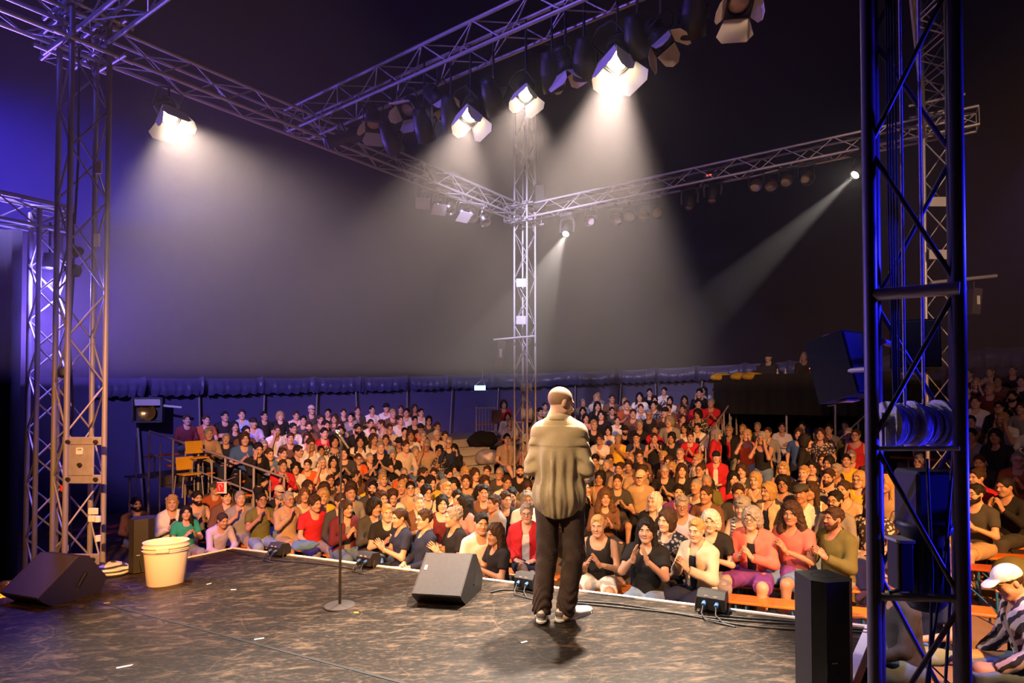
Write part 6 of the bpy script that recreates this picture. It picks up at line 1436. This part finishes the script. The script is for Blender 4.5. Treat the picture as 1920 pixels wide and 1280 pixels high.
# pale plates and boxes on the masts
def plate(x0, y0, x1, y1, d, m, root, nm='plate'):
    c = at((x0 + x1) / 2, (y0 + y1) / 2, d); b = MB(); b.box(c, (abs(x1 - x0) * d / F, .02, abs(y1 - y0) * d / F), None, .004); b.build(nm, m, root)
for y in (378, 477): plate(1742, y - 9, 1779, y + 9, 9.62, M['plate'], mast_e)
for y in (530, 600): plate(968, y - 8, 986, y + 8, 13.8, M['plate'], mast_d)
plate(179, 301, 191, 326, 6.45, M['plate'], mast_l); plate(176, 438, 187, 462, 6.45, M['plate'], mast_l)
d_ = 6.36; plate(121, 832, 176, 892, d_, M['steel'], mast_l, 'sheet_box'); plate(118, 819, 190, 834, d_, M['steel'], mast_l, 'box_rail'); plate(118, 890, 190, 906, d_, M['steel'], mast_l, 'box_rail'); plate(108, 1038, 186, 1058, d_, M['steel'], mast_l, 'base_rail'); plate(112, 1058, 172, 1082, d_ + .05, M['steel'], mast_l, 'base_box')
for px, py in ((128, 828), (180, 828), (128, 898), (180, 898), (150, 871), (130, 1048), (175, 1048)): c = at(px, py, d_ - .02); bar('bolt', c, c - Vector((0, .02, 0)), .022, M['black'], mast_l, 8)
b = MB(); c = at(149, 848, d_ - .015); b.box(c, (.07, .01, .04)); b.tube([c + Vector((-.03, 0, .02)), c + Vector((-.03, 0, .045)), c + Vector((.03, 0, .045)), c + Vector((.03, 0, .02))], .008, 6); b.build('latch', M['plate'], mast_l)
for py in (958, 972): plate(166, py - 6, 184, py + 6, 6.5, M['white'], mast_l, 'socket_box')
for px, py, m in ((184, 978, 'white'), (184, 1014, 'white'), (122, 1033, 'white'), (119, 920, 'red')): q = at(px, py, 6.36); bar('tape_band', q, q + Vector((0, 0, .06)), .031, M[m], mast_l, 12)
b = MB(); b.tube([at(x, y, 6.5) for x, y in ((136, 400), (138, 520), (130, 640), (137, 760), (128, 880), (132, 1000), (126, 1075))], .012, 6); b.build('cable', M['rubber'], mast_l)
b = MB(); b.tube([at(x, y, 6.62) for x, y in ((148, 60), (147, 300), (140, 420))], .012, 6); b.build('cable', M['rubber'], mast_l)
for k, (px, py) in enumerate(((135, 505), (141, 470), (117, 695))): blob('cable_box', at(px, py, 6.45) - Vector((0, 0, .08)), .10, M['rubber'], '', '', (.7, .7, 1.2), 20 + k, mast_l, .02)
# drums of rope on the crowd mast
for py, r in ((775, .17), (725, .14)):
    c = at(987, py, 13.95); b = MB(); b.tube([c - Vector((.13, 0, 0)), c - Vector((.1, 0, 0)), c + Vector((.1, 0, 0)), c + Vector((.13, 0, 0))], [r, r * .8, r * .8, r], 18); b.build('rope_drum', M['rope'], mast_d)
# blue lit slim tower and its cross truss, far left
T2 = Vector((-5.66, 7.15, 0)); tw = empty('truss_tower', (T2.x, T2.y, FLOOR + gz(T2.x)), 'slim truss tower glowing blue at the far left, left of the grey mast', 'truss')
truss(tw, (T2.x, T2.y, FLOOR + gz(T2.x)), (T2.x, T2.y, 4.02), .30, .027, .012, M['mastgrey'], up=AD, seg=.33, n=10, nb=6)
ct = empty('cross_truss', (T2.x, T2.y, 3.95), 'short truss running left from the top of the blue lit tower', 'truss'); truss(ct, Vector((T2.x, T2.y, 3.96)) + AD * .2, Vector((T2.x, T2.y, 3.96)) - AD * 3.2, .30, .027, .010, M['mastgrey'], seg=.36)
lp = Vector((T2.x, T2.y, 3.42)); ld = empty('led_lamp', lp, 'blue led lamp shining down inside the slim truss tower', 'stage lamp')
b = MB(); b.lathe([(0, .12), (.06, .11), (.075, .0), (.085, -.05), (.085, -.07), (.07, -.07), (.07, -.05)], 20, Matrix.Translation(lp)); b.build('housing', M['black'], ld); b = MB(); b.disc(lp + Vector((0, 0, -.05)), (0, 0, -1), .068, 20); b.build('lens', M['led'], ld)
bar('hook_clamp', lp + Vector((0, 0, .1)), lp + Vector((0, 0, .5)), .014, M['black'], ld, 6); spot('led_beam', lp - Vector((0, 0, .08)), lp - Vector((0, 0, 3)), 700, (.16, .12, 1.0), 100, .6, .05)
point('led_beam', lp + Vector((0.03, -.03, -.28)), 110, (.17, .13, 1.0), .05)
# dark lamp blocks near the truss crossing and in the top left
q = at(648, 258, 9.0); r0 = empty('profile_lamp', q, 'dark profile lamp hanging where the two near trusses cross', 'stage lamp'); b = MB(); MX = aim(q, q + Vector((-1.4, -.6, -.75)))
b.lathe([(0, -.30), (.10, -.28), (.12, -.12), (.085, -.05), (.085, .30), (.10, .32), (.09, .33), (.07, .30)], 18); part_m(b, 'housing', M['black'], r0, MX); b = MB(); b.tube([(-.13, 0, 0), (-.14, .22, 0), (.14, .22, 0), (.13, 0, 0)], .012, 6); part_m(b, 'yoke', M['black'], r0, MX); hanger(r0, q, (q.x, q.y, ZT + gz(q.x)), M['black'])
q = at(188, 22, 6.9); r0 = empty('chain_hoist', q, 'black chain hoist sitting on the left truss above the grey mast', 'hoist'); b = MB(); b.box(q, (.28, .30, .55), None, .03); b.build('housing', M['drape'], r0); bar('chain', q, q + Vector((0, 0, 1.8)), .01, M['black'], r0, 6)
q = at(1012, 372, 13.8); r0 = empty('chain_hoist', q, 'dark hoist and cable bundle at the top of the crowd mast', 'hoist'); b = MB(); b.box(q, (.26, .3, .6), None, .03); b.build('housing', M['black'], r0); bar('chain', q, q + Vector((0, 0, 1.6)), .012, M['black'], r0, 6)
# more dark lamps packed along the nearer truss
g = 'dark lamps along the nearer truss'
for i, px in enumerate((735, 795, 845, 925, 1035, 1095, 1195, 1300)):
    py = 502 - .405 * px + 62; p_ = on_truss_b(px, py); par('black par can packed along the nearer truss, %s from the left' % ORD[i], p_, p_ + Vector((.6 - .2 * (i % 3), 1.0 + .3 * (i % 2), -1.4)), (p_.x, p_.y, ZT + .2), g, False, None, 1.25)

# ------------------------------------------------------------------ tent side: exit sign, floodlight, signs
c = at(900, 727, 19.5); r0 = empty('exit_sign', c, 'lit bluish white exit sign hanging by a triangle of cord above the stairs', 'sign')
quickbox('lamp_box', c, (.36, .07, .15), M['exit'], r0); b = MB(); b.tube([c + Vector((-.17, 0, .08)), c + Vector((.08, 0, .30)), c + Vector((.17, 0, .08))], .008, 5); b.build('cord', M['white'], r0); bar('wire', c + Vector((.08, 0, .30)), c + Vector((.08, 0, .62)), .006, M['white'], r0, 5)
fa = wall_angle(258); fp = wp(fa, TR - .75); fz = at(255, 768, fp.y).z; fp = Vector((fp.x, fp.y, fz)); r0 = empty('floodlight', fp, 'black box floodlight with a pale top flap on the tent pole at the left', 'lamp')
R3 = Matrix.Rotation(.35, 3, 'Z'); b = MB()
for a_, s_ in (((0, 0, .34), (.72, .4, .05)), ((0, 0, -.34), (.72, .4, .05)), ((-.36, 0, 0), (.05, .4, .72)), ((.36, 0, 0), (.05, .4, .72)), ((0, .18, 0), (.7, .05, .7))): b.box(fp + R3 @ Vector(a_), s_, R3)
b.build('housing', M['black'], r0); b = MB(); b.box(fp + R3 @ Vector((0, -.12, .22)), (.64, .03, .20), R3 @ Matrix.Rotation(.5, 3, 'X')); b.build('top_flap', M['tape'], r0); b = MB(); b.lathe([(0, 0), (.16, .02), (.26, .12)], 16, Matrix.Translation(fp + R3 @ Vector((0, .12, -.06))) @ Matrix.Rotation(math.radians(90), 4, 'X')); b.build('reflector', M['gold'], r0)
bar('bracket', fp + R3 @ Vector((.36, 0, .12)), fp + R3 @ Vector((.85, 0, .06)), .04, M['plate'], r0, 6); q = wp(fa, TR - .35); bar('pole_clamp', fp + R3 @ Vector((0, .2, 0)), (q.x, q.y, fz), .03, M['steel'], r0, 6)
c = at(416, 914, 10.3); r0 = empty('fire_sign', c, 'red and white fire hose sign on the handrail of the left stand', 'sign'); quickbox('board', c, (.17, .012, .20), M['white'], r0); quickbox('red_field', c + Vector((-.022, -.008, .006)), (.125, .006, .155), M['red'], r0)
b = MB(); b.tube([c + Vector((-.022 + .032 * math.cos(t), -.013, .03 + .03 * math.sin(t))) for t in np.linspace(-.6, 3.9, 14)] + [c + Vector((-.03, -.013, -.05))], .006, 5); b.build('hose_symbol', M['white'], r0); bar('bracket', c + Vector((.0, 0, .1)), c + Vector((0, .5, .12)), .01, M['rail'], r0, 5)
for px, py, d, lb in ((364, 838, 11.9, 'yellow plastic chair on the left stand, upper of two'), (347, 868, 11.6, 'yellow plastic chair on the left stand, lower of two')):
    c = at(px, py, d); r0 = empty('plastic_chair', (c.x, c.y, c.z - .62), lb, 'chair'); b = MB(); b.box(c, (.34, .03, .26), Matrix.Rotation(.9, 3, 'Z') @ Matrix.Rotation(-.2, 3, 'X'), .012); b.build('backrest', M['yellow'], r0)
    b = MB(); b.box(c + Vector((.13, -.10, -.20)), (.34, .32, .03), Matrix.Rotation(.9, 3, 'Z'), .012); b.build('seat', M['yellow'], r0)
    for sx in (-1, 1):
        for sy in (-1, 1): o = Matrix.Rotation(.9, 3, 'Z') @ Vector((sx * .17, sy * .17, 0)); bar('leg', c + Vector((.13, -.10, -.23)) + o, c + Vector((.13, -.10, -.62)) + o * 1.15, .012, M['rail'], r0, 6)
# ------------------------------------------------------------------ on the technical platform
PD = lambda px, dd=1.0: (lambda u: (lambda t: (pa + pd * t + pn * dd))((pa.x + pn.x * dd - u * (pa.y + pn.y * dd)) / (u * pd.y - pd.x)))(ray(px, 745)[0])
for px, py, hair, top, lb in ((1442, 683, 'ksB', 'bk.t', 'technician in black with a cap behind the desk on the platform'), (1510, 672, 'gz', 'bk.l', 'technician in black resting chin on hand, at the right of the platform')):
    q = PD(px, 1.2); z = at(px, py, q.y).z - HH; person((q.x, q.y, max(PZ - .55, min(PZ, z))), math.atan2(STG[1] - q.y, STG[0] - q.x) - math.pi / 2, 1.0, 'p1' if 'z' in hair else 'r1', hair, top, '', lb)
q = PD(1440, .55); r0 = empty('mixing_desk', (q.x, q.y, PZ), 'black mixing desk at the front of the platform', 'desk'); az = math.atan2(pd.y, pd.x); R3 = Matrix.Rotation(az, 3, 'Z')
b = MB(); b.box((q.x, q.y, PZ + .18), (.75, .5, .12), R3 @ Matrix.Rotation(-.2, 3, 'X'), .02); b.build('console', M['black'], r0); b = MB(); b.box((q.x, q.y + .1, PZ + .31), (.5, .04, .20), R3, .01); b.build('screen_back', M['black'], r0)
for s in (-1, 1): c = q + R3 @ Vector((s * .3, 0, 0)); bar('foot', (c.x, c.y, PZ), (c.x, c.y, PZ + .14), .03, M['black'], r0, 6)
for k, (px, lb) in enumerate(((1355, 'yellow cushion lying on the platform edge, first from left'), (1392, 'yellow cushion lying on the platform edge, second from left'), (1415, 'yellow cushion lying on the platform edge, third from left'))):
    q = PD(px, .12); blob('cushion', (q.x, q.y, PZ + .02), .26, M['yellow'], lb, 'cushion', (1.1, .5, .6), 30 + k, None, .035)
for px, lb in ((1458, 'left'), (1473, 'middle'), (1519, 'right')):
    q = PD(px, .2); r0 = empty('bottle', (q.x, q.y, PZ), 'small bottle on the platform edge, %s of three' % lb, 'bottle'); b = MB(); b.lathe([(0, 0), (.04, 0), (.042, .16), (.016, .23), (.016, .27), (0, .27)], 12, Matrix.Translation((q.x, q.y, PZ))); b.build('glass', M['tape'] if lb != 'right' else M['black'], r0); bar('cap', (q.x, q.y, PZ + .27), (q.x, q.y, PZ + .30), .018, M['redglow'] if lb == 'right' else M['white'], r0, 8)  # right bottle's cap is given a red glow, though no lamp
# ------------------------------------------------------------------ bags and coats among the audience
SEATZ = FLOOR + .445
def heap(px, py, z, r, m, name, label, cat, sc=(1, .8, .7), seed=1): p = on_z(px, py, z); blob(name, p, r, m, label, cat, sc, seed, None, r / 8)
heap(1168, 960, SEATZ, .20, cloth('yl'), 'coat', 'crumpled yellow coat on a bench behind the sleeveless black top', 'coat', (1.1, .8, .5), 41); heap(1185, 975, SEATZ - .1, .24, cloth('bk'), 'coat', 'black coat in a heap on a bench left of the dark navy t-shirt', 'coat', (1, .8, .7), 42)
heap(1362, 1076, FLOOR + .2, .24, cloth('dg'), 'backpack', 'dark backpack on the bench right of the cream jacket', 'backpack', (.9, .7, 1.0), 43); heap(1482, 1098, SEATZ, .18, cloth('pu'), 'jacket', 'purple jacket hanging over the empty orange bench', 'jacket', (.8, .6, 1.1), 44)
heap(1505, 1098, SEATZ, .15, cloth('pt'), 'scarf', 'light patterned scarf lying over the orange bench', 'scarf', (.6, .6, 1.1), 45); heap(1258, 1106, FLOOR + .25, .16, cloth('lb'), 'bag', 'pale blue plastic bag between two people at the stage edge', 'bag', (.8, .6, 1.0), 46)
heap(1897, 968, SEATZ, .24, cloth('gy'), 'jacket', 'grey jacket lying on a bench at the far right', 'jacket', (1.1, .8, .5), 47); heap(1905, 1096, SEATZ, .26, cloth('ol'), 'jacket', 'olive jacket hanging over a bench behind the wheelchair', 'jacket', (1, .8, .9), 48); heap(1866, 1010, SEATZ, .20, cloth('tn'), 'jacket', 'pale green jacket beside the dark patterned t-shirt', 'jacket', (.8, .7, .9), 49)
q = pol(104.6, 6.85, .10); blob('backpack', q, .30, M['rail'], 'grey backpacks leaning together on the stair aisle', 'backpack', (1.1, .6, 1.0), 50, None, .04); q = pol(104.8, 7.25, .53); blob('coat_heap', q, .34, M['drape'], 'black cloth heaped on the top step of the stair aisle', 'cloth', (1, .7, .9), 51, None, .04)
